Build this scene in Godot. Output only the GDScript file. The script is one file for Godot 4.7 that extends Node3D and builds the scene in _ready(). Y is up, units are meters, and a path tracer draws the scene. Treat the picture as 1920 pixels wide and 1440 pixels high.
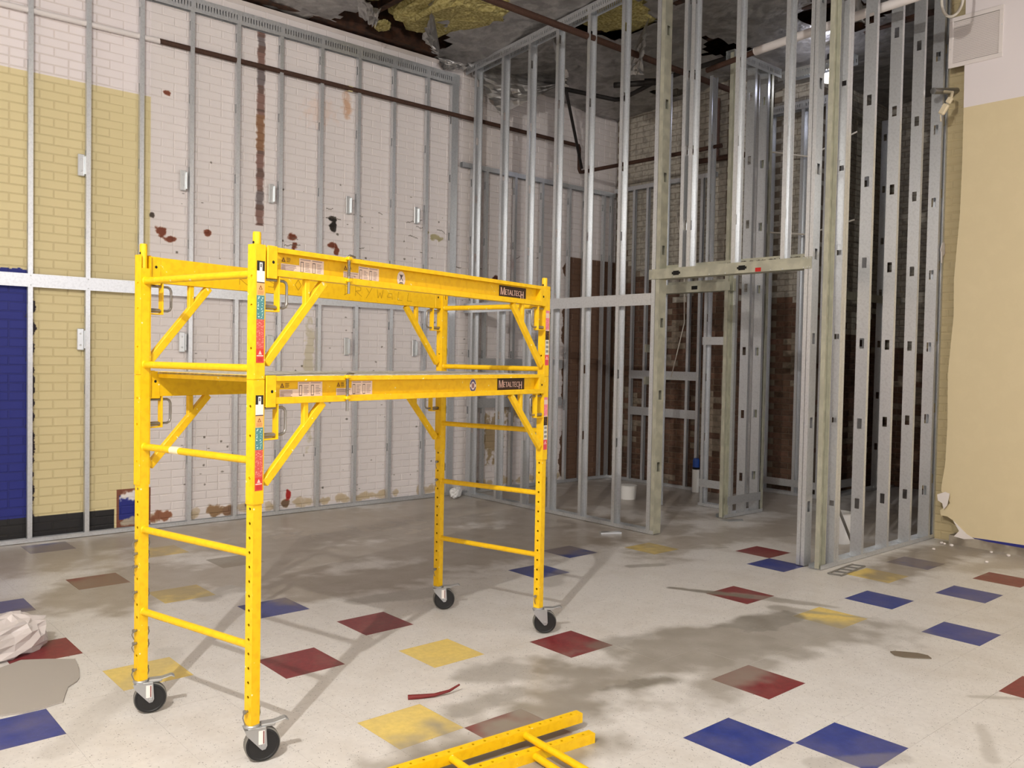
extends Node3D
# World: x runs along the long painted-brick wall, z comes towards the viewer, y is up. One floor tile is 0.3048 m.
const TILE := 0.3048
const EYE := Vector3(-2.737, 1.471, 2.050)
const WZ := -5.33          # face of the painted brick wall
var M := {}
var used := {}
var rng := RandomNumberGenerator.new()
var view_right := Vector3(0.74994, 0.01892, 0.66124)
var view_up := Vector3(0.00505, 0.99940, -0.03433)
var view_back := Vector3(-0.66149, 0.02908, 0.74939)

# ------------------------------------------------------------------ mesh building
class MB:
	var v := PackedVector3Array()
	var n := PackedVector3Array()
	var uv := PackedVector2Array()
	var col := PackedColorArray()
	var tint := Color(1, 1, 1)
	var tinted := false
	func tri(a: Vector3, b: Vector3, c: Vector3, out: Vector3, ua := Vector2.ZERO, ub := Vector2.ZERO, uc := Vector2.ZERO) -> void:
		var nn := (c - a).cross(b - a)
		if nn.length_squared() < 1e-18:
			return
		nn = nn.normalized()
		if nn.dot(out) < 0.0:
			nn = -nn
			v.append(a); v.append(c); v.append(b)
			uv.append(ua); uv.append(uc); uv.append(ub)
		else:
			v.append(a); v.append(b); v.append(c)
			uv.append(ua); uv.append(ub); uv.append(uc)
		for k in 3:
			n.append(nn)
			if tinted: col.append(tint)
	func quad(a: Vector3, b: Vector3, c: Vector3, d: Vector3, out: Vector3) -> void:
		tri(a, b, c, out, Vector2(0, 1), Vector2(1, 1), Vector2(1, 0))
		tri(a, c, d, out, Vector2(0, 1), Vector2(1, 0), Vector2(0, 0))
	func squad(a: Vector3, b: Vector3, c: Vector3, d: Vector3, na: Vector3, nb: Vector3, nc: Vector3, nd: Vector3) -> void:
		# smooth quad with its own normals
		var nn := (c - a).cross(b - a)
		var pts := [a, b, c, a, c, d]
		var ns := [na, nb, nc, na, nc, nd]
		if nn.dot(na + nb + nc + nd) < 0.0:
			pts = [a, c, b, a, d, c]
			ns = [na, nc, nb, na, nd, nc]
		for k in 6:
			v.append(pts[k]); n.append(ns[k]); uv.append(Vector2.ZERO)
			if tinted: col.append(tint)
	func box(c: Vector3, s: Vector3, b := Basis.IDENTITY) -> void:
		var h := s * 0.5
		for k in 3:
			for sg in [-1.0, 1.0]:
				var w := Vector3.ZERO
				w[k] = sg
				var u := Vector3.ZERO
				u[(k + 1) % 3] = 1.0
				var q := Vector3.ZERO
				q[(k + 2) % 3] = 1.0
				if k == 0:
					var t := u; u = q; q = t
				if k == 2:
					pass
				var o := b * w
				var pu := b * (u * h)
				var pq := b * (q * h)
				var pw := c + b * (w * h)
				quad(pw - pu - pq, pw + pu - pq, pw + pu + pq, pw - pu + pq, o)
	func slab(lo: Vector3, hi: Vector3) -> void:
		box((lo + hi) * 0.5, hi - lo)
	func cbox(c: Vector3, s: Vector3, ch: float, b := Basis.IDENTITY) -> void:
		# box with chamfered edges
		var h := s * 0.5
		var e := minf(ch, 0.45 * minf(s.x, minf(s.y, s.z)))
		var P := func(sx: float, sy: float, sz: float, k: int) -> Vector3:
			var p := Vector3(sx * (h.x - e), sy * (h.y - e), sz * (h.z - e))
			p[k] += e * [sx, sy, sz][k]
			return c + b * p
		for k in 3:
			var i := (k + 1) % 3
			var j := (k + 2) % 3
			for sg in [-1.0, 1.0]:
				var g := func(a: float, d: float, kk: int) -> Vector3:
					var q := [0.0, 0.0, 0.0]
					q[k] = sg; q[i] = a; q[j] = d
					return P.call(q[0], q[1], q[2], kk)
				var w := Vector3.ZERO
				w[k] = sg
				quad(g.call(-1.0, -1.0, k), g.call(1.0, -1.0, k), g.call(1.0, 1.0, k), g.call(-1.0, 1.0, k), b * w)
				for sj in [-1.0, 1.0]:
					var w2 := w
					w2[i] = sj
					quad(g.call(sj, -1.0, k), g.call(sj, 1.0, k), g.call(sj, 1.0, i), g.call(sj, -1.0, i), b * w2)
		for sx in [-1.0, 1.0]:
			for sy in [-1.0, 1.0]:
				for sz in [-1.0, 1.0]:
					tri(P.call(sx, sy, sz, 0), P.call(sx, sy, sz, 1), P.call(sx, sy, sz, 2), b * Vector3(sx, sy, sz))
	func bar(p: Vector3, q: Vector3, wide: float, thick: float, up := Vector3(0, 0, 1), ch := 0.0) -> void:
		# flat bar from p to q; thick is measured along up
		var d := q - p
		var y := d.normalized()
		var z := (up - y * up.dot(y)).normalized()
		var x := y.cross(z)
		var bs := Basis(x, y, z)
		if ch > 0.0: cbox((p + q) * 0.5, Vector3(wide, d.length(), thick), ch, bs)
		else: box((p + q) * 0.5, Vector3(wide, d.length(), thick), bs)
	func tube(path: Array, r: float, sides := 10, caps := true, r1 := -1.0) -> void:
		var m := path.size()
		var rings := []
		var norms := []
		var d0: Vector3 = (path[1] - path[0]).normalized()
		var ref := Vector3.UP if absf(d0.y) < 0.9 else Vector3.RIGHT
		var x := d0.cross(ref).normalized()
		for k in m:
			var d: Vector3
			if k == 0: d = (path[1] - path[0]).normalized()
			elif k == m - 1: d = (path[m - 1] - path[m - 2]).normalized()
			else: d = ((path[k + 1] - path[k]).normalized() + (path[k] - path[k - 1]).normalized()).normalized()
			x = (x - d * x.dot(d)).normalized()
			var y := d.cross(x)
			var rr := r if r1 < 0.0 else lerpf(r, r1, float(k) / (m - 1))
			var ring := PackedVector3Array()
			var nr := PackedVector3Array()
			for s in sides:
				var a := TAU * s / sides
				var o := x * cos(a) + y * sin(a)
				ring.append(path[k] + o * rr)
				nr.append(o)
			rings.append(ring)
			norms.append(nr)
		for k in m - 1:
			for s in sides:
				var t := (s + 1) % sides
				squad(rings[k][s], rings[k][t], rings[k + 1][t], rings[k + 1][s], norms[k][s], norms[k][t], norms[k + 1][t], norms[k + 1][s])
		if caps:
			for e in [0, m - 1]:
				var o: Vector3 = (path[0] - path[1]) if e == 0 else (path[m - 1] - path[m - 2])
				for s in sides:
					tri(path[e], rings[e][s], rings[e][(s + 1) % sides], o)
	func lathe(prof: Array, sides := 24, at := Vector3.ZERO, axis := Basis.IDENTITY) -> void:
		# prof: Vector2(radius, height) along local y
		for k in prof.size() - 1:
			var p: Vector2 = prof[k]
			var q: Vector2 = prof[k + 1]
			var nn := Vector2(q.y - p.y, p.x - q.x).normalized()
			for s in sides:
				var a := TAU * s / sides
				var c := TAU * (s + 1) / sides
				var da := Vector3(cos(a), 0, sin(a))
				var dc := Vector3(cos(c), 0, sin(c))
				var na := axis * (da * nn.x + Vector3.UP * nn.y)
				var nc := axis * (dc * nn.x + Vector3.UP * nn.y)
				squad(at + axis * (da * p.x + Vector3.UP * p.y), at + axis * (dc * p.x + Vector3.UP * p.y), at + axis * (dc * q.x + Vector3.UP * q.y), at + axis * (da * q.x + Vector3.UP * q.y), na, nc, nc, na)
	func prism(poly: PackedVector2Array, o: Vector3, ux: Vector3, uy: Vector3, thick: float) -> void:
		# polygon in the plane (ux, uy) at o, extruded by thick along ux x uy
		var w := ux.cross(uy).normalized()
		var ids := Geometry2D.triangulate_polygon(poly)
		var at := func(p: Vector2) -> Vector3: return o + ux * p.x + uy * p.y
		for k in range(0, ids.size(), 3):
			var a: Vector3 = at.call(poly[ids[k]])
			var b: Vector3 = at.call(poly[ids[k + 1]])
			var c: Vector3 = at.call(poly[ids[k + 2]])
			tri(a, b, c, -w)
			tri(a + w * thick, b + w * thick, c + w * thick, w)
		var cw := Geometry2D.is_polygon_clockwise(poly)
		for k in poly.size():
			var p := poly[k]
			var q := poly[(k + 1) % poly.size()]
			var e := (q - p)
			var no := Vector2(e.y, -e.x) * (-1.0 if cw else 1.0)
			var a2: Vector3 = at.call(p)
			var b2: Vector3 = at.call(q)
			quad(a2, b2, b2 + w * thick, a2 + w * thick, ux * no.x + uy * no.y)
	func holed(o: Vector3, u: Vector3, up: Vector3, wide: float, high: float, holes: Array, r: float, out: Vector3) -> void:
		# a face at o (lower corner) of wide x high with round holes on its centre line
		var hc := minf(wide * 0.5, 0.019)
		var y := 0.0
		var hs := holes.duplicate()
		hs.sort()
		for h in hs:
			if h < y + hc or h > high - hc: continue
			quad(o + up * y, o + u * wide + up * y, o + u * wide + up * (h - hc), o + up * (h - hc), out)
			var c: Vector3 = o + u * (wide * 0.5) + up * h
			for k in 8:
				var e := []
				for kk in [k, k + 1]:
					var a: float = TAU * kk / 8.0
					var ou := Vector2(signf(roundf(cos(a) * 10.0)), signf(roundf(sin(a) * 10.0)))
					e.append([c + u * cos(a) * r + up * sin(a) * r, c + u * ou.x * wide * 0.5 + up * ou.y * hc])
				quad(e[0][0], e[0][1], e[1][1], e[1][0], out)
				quad(e[0][0], e[1][0], e[1][0] - out * 0.003, e[0][0] - out * 0.003, c - e[0][0])
			y = h + hc
		quad(o + up * y, o + u * wide + up * y, o + u * wide + up * high, o + up * high, out)
	func mesh() -> ArrayMesh:
		var a := []
		a.resize(Mesh.ARRAY_MAX)
		a[Mesh.ARRAY_VERTEX] = v
		a[Mesh.ARRAY_NORMAL] = n
		a[Mesh.ARRAY_TEX_UV] = uv
		if tinted: a[Mesh.ARRAY_COLOR] = col
		var m := ArrayMesh.new()
		m.add_surface_from_arrays(Mesh.PRIMITIVE_TRIANGLES, a)
		return m

# ------------------------------------------------------------------ scene helpers
func numbered(called: String) -> String:
	if not used.has(called):
		used[called] = 0
		return called
	used[called] += 1
	return "%s_%03d" % [called, used[called]]

func put(called: String, m: Mesh, mat: Material, parent: Node, at := Transform3D.IDENTITY) -> MeshInstance3D:
	var o := MeshInstance3D.new()
	o.name = called
	o.mesh = m
	o.material_override = mat
	o.transform = at
	o.cast_shadow = GeometryInstance3D.SHADOW_CASTING_SETTING_ON
	parent.add_child(o, true)
	return o

func part(called: String, mb: MB, mat: Material, parent: Node, label := "") -> MeshInstance3D:
	var o := put(called, mb.mesh(), mat, parent)
	if label: o.set_meta("label", label)
	return o

func tag(o: Node, label: String, category: String, group := "", kind := "") -> Node:
	o.set_meta("label", label)
	o.set_meta("category", category)
	if group: o.set_meta("group", group)
	if kind: o.set_meta("kind", kind)
	return o

func thing(called: String, label: String, category: String, group := "", at := Vector3.ZERO, turn := 0.0) -> Node3D:
	var o := Node3D.new()
	o.name = numbered(called)
	o.position = at
	o.rotation.y = turn
	add_child(o)
	tag(o, label, category, group, "thing")
	return o

func one(called: String, mb: MB, mat: Material, label: String, category: String, group := "") -> MeshInstance3D:
	var o := put(numbered(called), mb.mesh(), mat, self)
	tag(o, label, category, group, "thing")
	return o

func struct(called: String, mb: MB, mat: Material, label: String, category: String) -> MeshInstance3D:
	var o := put(called, mb.mesh(), mat, self)
	tag(o, label, category, "", "structure")
	return o

func seen(p: Vector3) -> float:
	# distance in front of the viewer, or 0 when outside the picture
	var d := p - EYE
	var z := -d.dot(view_back)
	if z < 0.3: return 0.0
	var k := 1622.5 / z
	var x := d.dot(view_right) * k
	var y := d.dot(view_up) * k
	return z if absf(x) < 985.0 and absf(y) < 745.0 else 0.0

# ------------------------------------------------------------------ materials
func col(r: float, g: float, b: float) -> Color: return Color(r / 255.0, g / 255.0, b / 255.0)

func mat(key: String, c: Color, rough := 0.6, metal := 0.0, spec := 0.5) -> StandardMaterial3D:
	var m := StandardMaterial3D.new()
	m.resource_name = key
	m.albedo_color = c
	m.roughness = rough
	m.metallic = metal
	m.metallic_specular = spec
	M[key] = m
	return m

func noise_tex(sd: int, freq: float, cols: Array, offs: Array, size := 256, oct := 4) -> NoiseTexture2D:
	var f := FastNoiseLite.new()
	f.seed = sd
	f.frequency = freq
	f.fractal_octaves = oct
	var g := Gradient.new()
	g.offsets = PackedFloat32Array(offs)
	g.colors = PackedColorArray(cols)
	var t := NoiseTexture2D.new()
	t.width = size
	t.height = size
	t.seamless = true
	t.noise = f
	t.color_ramp = g
	return t

func tri_tex(m: StandardMaterial3D, t: Texture2D, scale: float, world := true) -> void:
	m.albedo_texture = t
	m.uv1_triplanar = true
	m.uv1_world_triplanar = world
	m.uv1_scale = Vector3.ONE * scale

func grey(a: float) -> Color: return Color(a, a, a)

func make_materials() -> void:
	var g := mat("galvanised_steel", col(214, 217, 220), 0.34, 0.72)
	tri_tex(g, noise_tex(3, 0.06, [grey(0.95), grey(1.0), grey(0.97)], [0.3, 0.55, 0.75]), 2.2)
	g.anisotropy_enabled = true
	g.anisotropy = 0.6
	g = mat("galvanised_header", col(196, 196, 178), 0.5, 0.5)
	tri_tex(g, noise_tex(4, 0.02, [grey(0.92), grey(1.0)], [0.35, 0.7]), 1.2)
	mat("bright_zinc", col(216, 220, 222), 0.3, 0.7)
	var y := mat("yellow_paint", Color.WHITE, 0.42, 0.0)
	tri_tex(y, noise_tex(11, 0.03, [col(236, 186, 8), col(243, 196, 12), col(244, 198, 14), col(248, 236, 190)], [0.2, 0.5, 0.885, 0.92], 512, 3), 1.5, false)
	mat("yellow_scuffed", col(244, 232, 190), 0.7)
	mat("black_rubber", col(22, 22, 23), 0.55)
	mat("grey_rubber", col(118, 116, 110), 0.8)
	mat("fork_steel", col(176, 178, 180), 0.38, 0.65)
	mat("rod_steel", col(150, 148, 144), 0.35, 0.8)
	mat("hole_dark", col(16, 14, 12), 0.9)
	mat("white_sticker", col(232, 226, 220), 0.6)
	mat("logo_plate", col(52, 30, 26), 0.5)
	mat("logo_ink", col(240, 205, 190), 0.5)
	mat("ink", col(60, 50, 40), 0.7)
	mat("pencil", col(176, 132, 18), 0.7)
	var d := mat("deck_board", Color.WHITE, 0.8)
	tri_tex(d, noise_tex(21, 0.05, [col(140, 138, 128), col(186, 184, 174), col(214, 212, 204), col(150, 148, 140)], [0.2, 0.45, 0.6, 0.8]), 1.5, false)
	var pipe := mat("brown_pipe", Color.WHITE, 0.7, 0.1)
	tri_tex(pipe, noise_tex(31, 0.08, [col(58, 36, 26), col(84, 56, 42), col(66, 44, 34)], [0.3, 0.5, 0.7]), 3.0)
	mat("white_pipe", col(226, 220, 218), 0.6)
	mat("pale_band", col(232, 222, 170), 0.6)
	mat("black_pipe", col(40, 36, 34), 0.6, 0.2)
	mat("white_board", col(236, 228, 222), 0.9)
	mat("plaster", col(224, 218, 212), 0.9)
	var dw := mat("tan_drywall", Color.WHITE, 0.75)
	tri_tex(dw, noise_tex(41, 0.02, [col(221, 205, 166), col(223, 207, 168)], [0.3, 0.7]), 0.8)
	mat("white_drywall", col(234, 226, 226), 0.75)
	mat("vent_white", col(230, 222, 218), 0.5)
	mat("vent_dark", col(120, 114, 104), 0.8)
	mat("blue_paint", col(34, 40, 128), 0.5)
	var fo := mat("foil", Color.WHITE, 0.42, 0.72)
	tri_tex(fo, noise_tex(51, 0.02, [col(150, 148, 146), col(182, 180, 178), col(166, 164, 162)], [0.3, 0.5, 0.7]), 0.7)
	fo.normal_enabled = true
	var fn := NoiseTexture2D.new()
	var fnn := FastNoiseLite.new()
	fnn.seed = 52
	fnn.frequency = 0.012
	fnn.fractal_octaves = 4
	fn.noise = fnn
	fn.seamless = true
	fn.as_normal_map = true
	fn.bump_strength = 10.0
	fn.width = 512
	fn.height = 512
	fo.normal_texture = fn
	fo.normal_scale = 0.8
	mat("paper_back", col(150, 134, 112), 0.9)
	var ins := mat("glass_wool", Color.WHITE, 1.0)
	tri_tex(ins, noise_tex(61, 0.06, [col(124, 114, 62), col(164, 152, 96), col(186, 176, 122)], [0.25, 0.5, 0.8]), 1.8)
	var wd := mat("roof_wood", Color.WHITE, 0.85)
	tri_tex(wd, noise_tex(71, 0.03, [col(48, 30, 20), col(74, 46, 30)], [0.3, 0.7]), 1.0)
	mat("ceiling_paint", col(226, 222, 214), 0.9)
	var cc := mat("concrete", Color.WHITE, 0.85)
	tri_tex(cc, noise_tex(81, 0.02, [col(128, 118, 104), col(164, 154, 138), col(184, 174, 158)], [0.25, 0.5, 0.75]), 0.6)
	var br := mat("bare_brick", Color.WHITE, 0.92)
	br.vertex_color_use_as_albedo = true
	tri_tex(br, noise_tex(91, 0.05, [grey(0.82), grey(1.0), grey(0.9)], [0.25, 0.55, 0.8]), 0.7)
	mat("mortar", col(120, 108, 94), 0.95)
	mat("blue_plastic", col(30, 74, 160), 0.4)
	mat("white_plastic", col(232, 232, 230), 0.45)
	mat("grey_sheet", col(168, 162, 154), 0.85)
	mat("red_strip", col(112, 28, 28), 0.6)
	mat("brown_scrap", col(116, 104, 88), 0.9)
	mat("red_tape", col(196, 34, 28), 0.6)
	mat("dark_wire", col(40, 38, 36), 0.6)
	mat("cream_plastic", col(220, 206, 174), 0.5)
	mat("cable_white", col(206, 200, 188), 0.6)
	var pl := mat("clear_plastic", col(216, 208, 206), 0.22)
	pl.backlight_enabled = true
	pl.backlight = grey(0.5)
	var e := mat("lamp_glass", col(255, 250, 240), 0.4)
	e.emission_enabled = true
	e.emission = col(255, 246, 232)
	e.emission_energy_multiplier = 6.0
	e = mat("window_glow", col(235, 238, 245), 0.5)
	e.emission_enabled = true
	e.emission = col(244, 246, 255)
	e.emission_energy_multiplier = 1.2

# ------------------------------------------------------------------ pictures computed for surfaces
func img_tex(im: Image) -> ImageTexture: return ImageTexture.create_from_image(im)

func blot(im: Image, c: Vector2, r: Vector2, color: Color, nz: FastNoiseLite, soft := 0.25) -> void:
	# an irregular patch with a ragged outline, in pixels
	for y in range(maxi(0, int(c.y - r.y * 1.6)), mini(im.get_height(), int(c.y + r.y * 1.6) + 1)):
		for x in range(maxi(0, int(c.x - r.x * 1.6)), mini(im.get_width(), int(c.x + r.x * 1.6) + 1)):
			var d := Vector2((x - c.x) / r.x, (y - c.y) / r.y).length() + nz.get_noise_2d(x * 3.0, y * 3.0) * 0.75
			var a := clampf((1.0 - d) / soft, 0.0, 1.0) * color.a
			if a > 0.0:
				im.set_pixel(x, y, im.get_pixel(x, y).lerp(Color(color, 1.0), a))

func wall_map() -> ImageTexture:
	# paint on the long brick wall: x -3.2..5.6 m, y 0..4.8 m
	var W := 1408
	var H := 768
	var k := 160.0
	var im := Image.create(W, H, false, Image.FORMAT_RGBA8)
	var nz := FastNoiseLite.new()
	nz.seed = 7
	nz.frequency = 0.02
	var white := col(228, 221, 219)
	var tan := col(219, 205, 158)
	var blue := col(30, 40, 128)
	im.fill(white)
	var px := func(x: float) -> int: return int((x + 3.2) * k)
	var py := func(y: float) -> int: return int((4.8 - y) * k)
	im.fill_rect(Rect2i(0, 0, px.call(-0.24), H), col(234, 226, 226))
	im.fill_rect(Rect2i(0, py.call(3.567), px.call(-0.24), H), tan)
	for x in range(0, px.call(-1.1)):                     # hand-brushed top of the blue dado
		var top := int(py.call(2.075) + nz.get_noise_1d(x * 2.0) * 4.0)
		im.fill_rect(Rect2i(x, top, 1, H - top), blue)
	for y in range(py.call(2.08), H):
		var e := int(px.call(-1.1) + nz.get_noise_2d(5.0, y * 3.0) * 5.0)
		im.fill_rect(Rect2i(e - 6, y, 6, 1), col(44, 34, 44))
		im.fill_rect(Rect2i(e, y, 6, 1), tan)
	im.fill_rect(Rect2i(0, py.call(0.185), px.call(-0.51), H), col(30, 29, 31))
	# brownish unpainted masonry low down in the back room
	for y in range(py.call(2.7), H):
		var e2 := int(px.call(4.62) + nz.get_noise_2d(40.0, y * 0.4) * 30.0)
		im.fill_rect(Rect2i(e2, y, W - e2, 1), col(112, 84, 66))
	for x in range(px.call(-0.2), px.call(4.6), 2):        # grime and flaking along the foot of the wall
		if nz.get_noise_2d(x * 2.0, 300.0) > 0.12:
			blot(im, Vector2(x, py.call(0.06 + 0.05 * rng.randf())), Vector2(7, 5), Color(col(196, 178, 148), 0.7), nz)
	# old rust-and-adhesive streak where a conduit was
	for y in range(py.call(4.39), py.call(2.62)):
		var s := nz.get_noise_2d(900.0, y * 0.9)
		var c := col(126, 92, 82) if s > 0.1 else col(96, 70, 62) if s > -0.15 else col(108, 98, 98)
		if absf(y - py.call(3.45)) < 26: c = col(134, 92, 60)
		for x in range(px.call(0.672), px.call(0.762)):
			var ed := minf(x - px.call(0.672), px.call(0.762) - x)
			im.set_pixel(x, y, im.get_pixel(x, y).lerp(c, clampf((ed + nz.get_noise_2d(x * 4.0, y * 4.0) * 3.0) / 3.0, 0.0, 0.88)))
	var rust := col(120, 62, 40)
	for q in [[-0.15, 2.47, 0.07, 0.04, rust], [-0.08, 2.42, 0.05, 0.03, rust], [0.226, 2.517, 0.04, 0.03, rust], [1.03, 2.55, 0.05, 0.04, rust], [1.05, 2.48, 0.03, 0.05, rust], [1.46, 2.52, 0.06, 0.035, rust], [1.5, 2.47, 0.03, 0.04, rust],
			[1.45, 2.77, 0.05, 0.03, col(40, 34, 28)], [1.46, 2.70, 0.04, 0.07, col(40, 34, 28)], [-0.117, 3.625, 0.03, 0.02, rust], [-0.22, 2.6, 0.025, 0.03, col(70, 60, 52)],
			[-0.14, 0.093, 0.09, 0.05, col(146, 96, 70)], [0.33, 0.09, 0.08, 0.06, col(150, 120, 88)], [0.44, 0.075, 0.05, 0.05, col(136, 104, 78)], [1.0, 0.09, 0.05, 0.04, col(120, 96, 74)], [1.02, 0.16, 0.03, 0.05, col(168, 36, 30)], [0.66, 0.12, 0.05, 0.06, col(110, 92, 76)],
			[2.68, 2.73, 0.08, 0.035, col(176, 166, 128)], [2.55, 2.78, 0.04, 0.03, col(176, 166, 128)], [3.55, 2.3, 0.1, 0.12, col(92, 50, 38)], [3.62, 2.55, 0.05, 0.08, col(130, 50, 38)], [3.9, 1.0, 0.3, 0.25, col(176, 158, 128)], [3.5, 0.6, 0.15, 0.3, col(170, 150, 118)]]:
		blot(im, Vector2(px.call(q[0]), py.call(q[1])), Vector2(q[2], q[3]) * k, q[4], nz)
	blot(im, Vector2(px.call(1.59), py.call(3.87)), Vector2(0.07, 0.13) * k, Color(col(196, 140, 98), 0.6), nz, 0.6)
	blot(im, Vector2(px.call(1.30), py.call(3.75)), Vector2(0.2, 0.16) * k, Color(col(228, 204, 190), 0.5), nz, 0.7)
	blot(im, Vector2(px.call(1.22), py.call(1.25)), Vector2(0.06, 0.6) * k, Color(col(196, 186, 156), 0.7), nz, 0.3)
	# knocked-out corner with blue paint showing
	var bx: int = px.call(-0.49)
	var by: int = py.call(0.34)
	im.fill_rect(Rect2i(bx, by, int(0.27 * k), int(0.34 * k)), col(126, 74, 54))
	im.fill_rect(Rect2i(bx + 3, by + 8, int(0.23 * k), int(0.2 * k)), blue)
	blot(im, Vector2(bx + 15, by + 8), Vector2(11, 8), col(236, 232, 230), nz)
	blot(im, Vector2(bx + 20, by + 44), Vector2(18, 6), col(176, 164, 146), nz)
	# small chips and hairline cracks in the white paint
	var r2 := RandomNumberGenerator.new()
	r2.seed = 5
	for i in 150:
		blot(im, Vector2(px.call(r2.randf_range(-0.2, 3.2)), py.call(r2.randf_range(0.1, 3.2))), Vector2(r2.randf_range(0.8, 2.2), r2.randf_range(0.7, 1.8)), Color(col(92, 84, 74), 0.8), nz)
	for i in 26:
		var p := Vector2(px.call(r2.randf_range(0.8, 4.4)), py.call(r2.randf_range(2.0, 2.9)))
		for s in r2.randi_range(8, 34):
			im.set_pixel(clampi(int(p.x), 0, W - 1), clampi(int(p.y), 0, H - 1), col(104, 96, 86))
			p += Vector2(1.0, r2.randf_range(-0.8, 0.8))
	return img_tex(im)

func dirt_map() -> ImageTexture:
	# dust, mastic and scuffs lying on the floor: x -4.6..6.4 m, z -5.4..2.6 m, colour with cover in alpha
	var k := 80.0
	var W := 880
	var H := 640
	var nz := FastNoiseLite.new()
	nz.seed = 17
	nz.frequency = 0.9
	nz.fractal_octaves = 5
	var nf := FastNoiseLite.new()
	nf.seed = 19
	nf.frequency = 4.5
	nf.fractal_octaves = 3
	# capsules: x0, z0, x1, z1, radius, cover, colour
	var gr := col(146, 139, 128)
	var dk := col(124, 117, 105)
	var bn := col(136, 123, 104)
	var tn := col(160, 147, 127)
	var S := [[-0.95, -0.25, 0.2, -0.62, 0.36, 0.9, gr], [0.1, -0.6, 1.1, -0.62, 0.36, 0.82, gr], [1.0, -0.6, 2.1, -0.22, 0.3, 0.75, gr], [0.1, -0.55, 0.45, -0.45, 0.16, 0.85, dk], [0.35, -0.2, 0.9, -0.35, 0.22, 0.7, gr], [0.9, -0.75, 1.8, -0.62, 0.14, 0.8, dk], [0.55, -0.95, 1.1, -0.8, 0.1, 0.6, dk], [1.75, -1.45, 1.98, -1.02, 0.05, 0.9, dk], [1.95, -1.1, 2.2, -0.55, 0.06, 0.7, gr], [1.9, -0.75, 2.15, -0.3, 0.07, 0.7, gr],
		[-0.2, -1.02, 0.1, -0.8, 0.14, 0.55, dk], [-0.5, -0.75, -0.2, -0.75, 0.12, 0.6, dk], [-0.2, -2.95, 2.6, -2.72, 0.38, 0.72, bn], [-1.0, -3.6, 3.0, -3.4, 0.6, 0.68, bn], [-3.5, -4.9, 2.9, -4.7, 0.85, 0.72, tn], [0.2, -4.3, 2.9, -4.0, 0.75, 0.72, bn], [2.6, -2.2, 5.2, -2.2, 0.42, 0.62, bn], [2.4, -3.0, 3.2, -2.7, 0.4, 0.6, bn], [3.1, -5.2, 5.3, -3.2, 1.3, 0.6, bn], [4.0, -1.8, 6.4, -1.9, 0.6, 0.5, tn], [3.3, -0.7, 4.8, -0.75, 0.28, 0.75, bn], [3.9, -0.45, 4.8, -0.3, 0.2, 0.6, tn],
		[-0.7, -3.0, -0.4, -3.25, 0.1, 0.6, dk], [-0.6, -3.1, 0.0, -2.9, 0.14, 0.5, dk], [0.0, -2.4, 0.5, -2.3, 0.1, 0.5, dk], [-1.9, -1.4, -1.2, -2.2, 0.08, 0.3, gr], [1.2, -2.0, 1.5, -2.2, 0.08, 0.5, gr], [2.0, -2.0, 2.2, -1.9, 0.04, 0.6, dk], [2.9, -2.05, 3.1, -1.95, 0.04, 0.6, dk], [0.2, 0.45, 0.5, 0.62, 0.05, 0.45, gr], [0.75, 0.85, 1.05, 0.7, 0.04, 0.4, gr], [1.35, 0.55, 1.5, 0.7, 0.03, 0.5, gr], [-2.6, -3.2, -1.5, -3.6, 0.3, 0.35, tn]]
	var im := Image.create(W, H, false, Image.FORMAT_RGBA8)
	for yy in H:
		var z := -5.4 + yy / k
		for xx in W:
			var x := -4.6 + xx / k
			var n1 := nz.get_noise_2d(x, z)
			var n2 := nf.get_noise_2d(x, z)
			var a := clampf(0.07 + 0.16 * n1 + 0.12 * n2, 0.0, 0.2)
			var c := tn
			for s in S:
				var d := Vector2(s[2] - s[0], s[3] - s[1])
				var t := clampf(((x - s[0]) * d.x + (z - s[1]) * d.y) / d.length_squared(), 0.0, 1.0)
				var q: float = Vector2(x - s[0] - d.x * t, z - s[1] - d.y * t).length() / s[4]
				if q > 1.7: continue
				var e: float = clampf((1.05 - q + n1 * 0.9 + n2 * 0.35) / 0.55, 0.0, 1.0) * s[5]
				if e > a:
					a = e
					c = s[6]
			a = clampf(a + n2 * 0.18 * a, 0.0, 0.95)
			im.set_pixel(xx, yy, Color(c, a))
	return img_tex(im)

func tile_tex(sd: int, base: Color, fleck: Color, many: int, mott: float) -> ImageTexture:
	var S := 256
	var im := Image.create(S, S, false, Image.FORMAT_RGBA8)
	var nz := FastNoiseLite.new()
	nz.seed = sd
	nz.frequency = 0.03
	nz.fractal_octaves = 4
	for y in S:
		for x in S:
			var m := 1.0 + nz.get_noise_2d(x, y) * mott
			im.set_pixel(x, y, Color(base.r * m, base.g * m, base.b * m))
	var r2 := RandomNumberGenerator.new()
	r2.seed = sd
	for i in many:
		var p := Vector2(r2.randf() * S, r2.randf() * S)
		var l := r2.randf_range(1.0, 6.0)
		var c := im.get_pixel(int(p.x) % S, int(p.y) % S).lerp(fleck, r2.randf_range(0.35, 1.0))
		im.fill_rect(Rect2i(int(p.x), int(p.y), maxi(1, int(l)), 1 if r2.randf() < 0.75 else 2), c)
	return img_tex(im)

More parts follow.
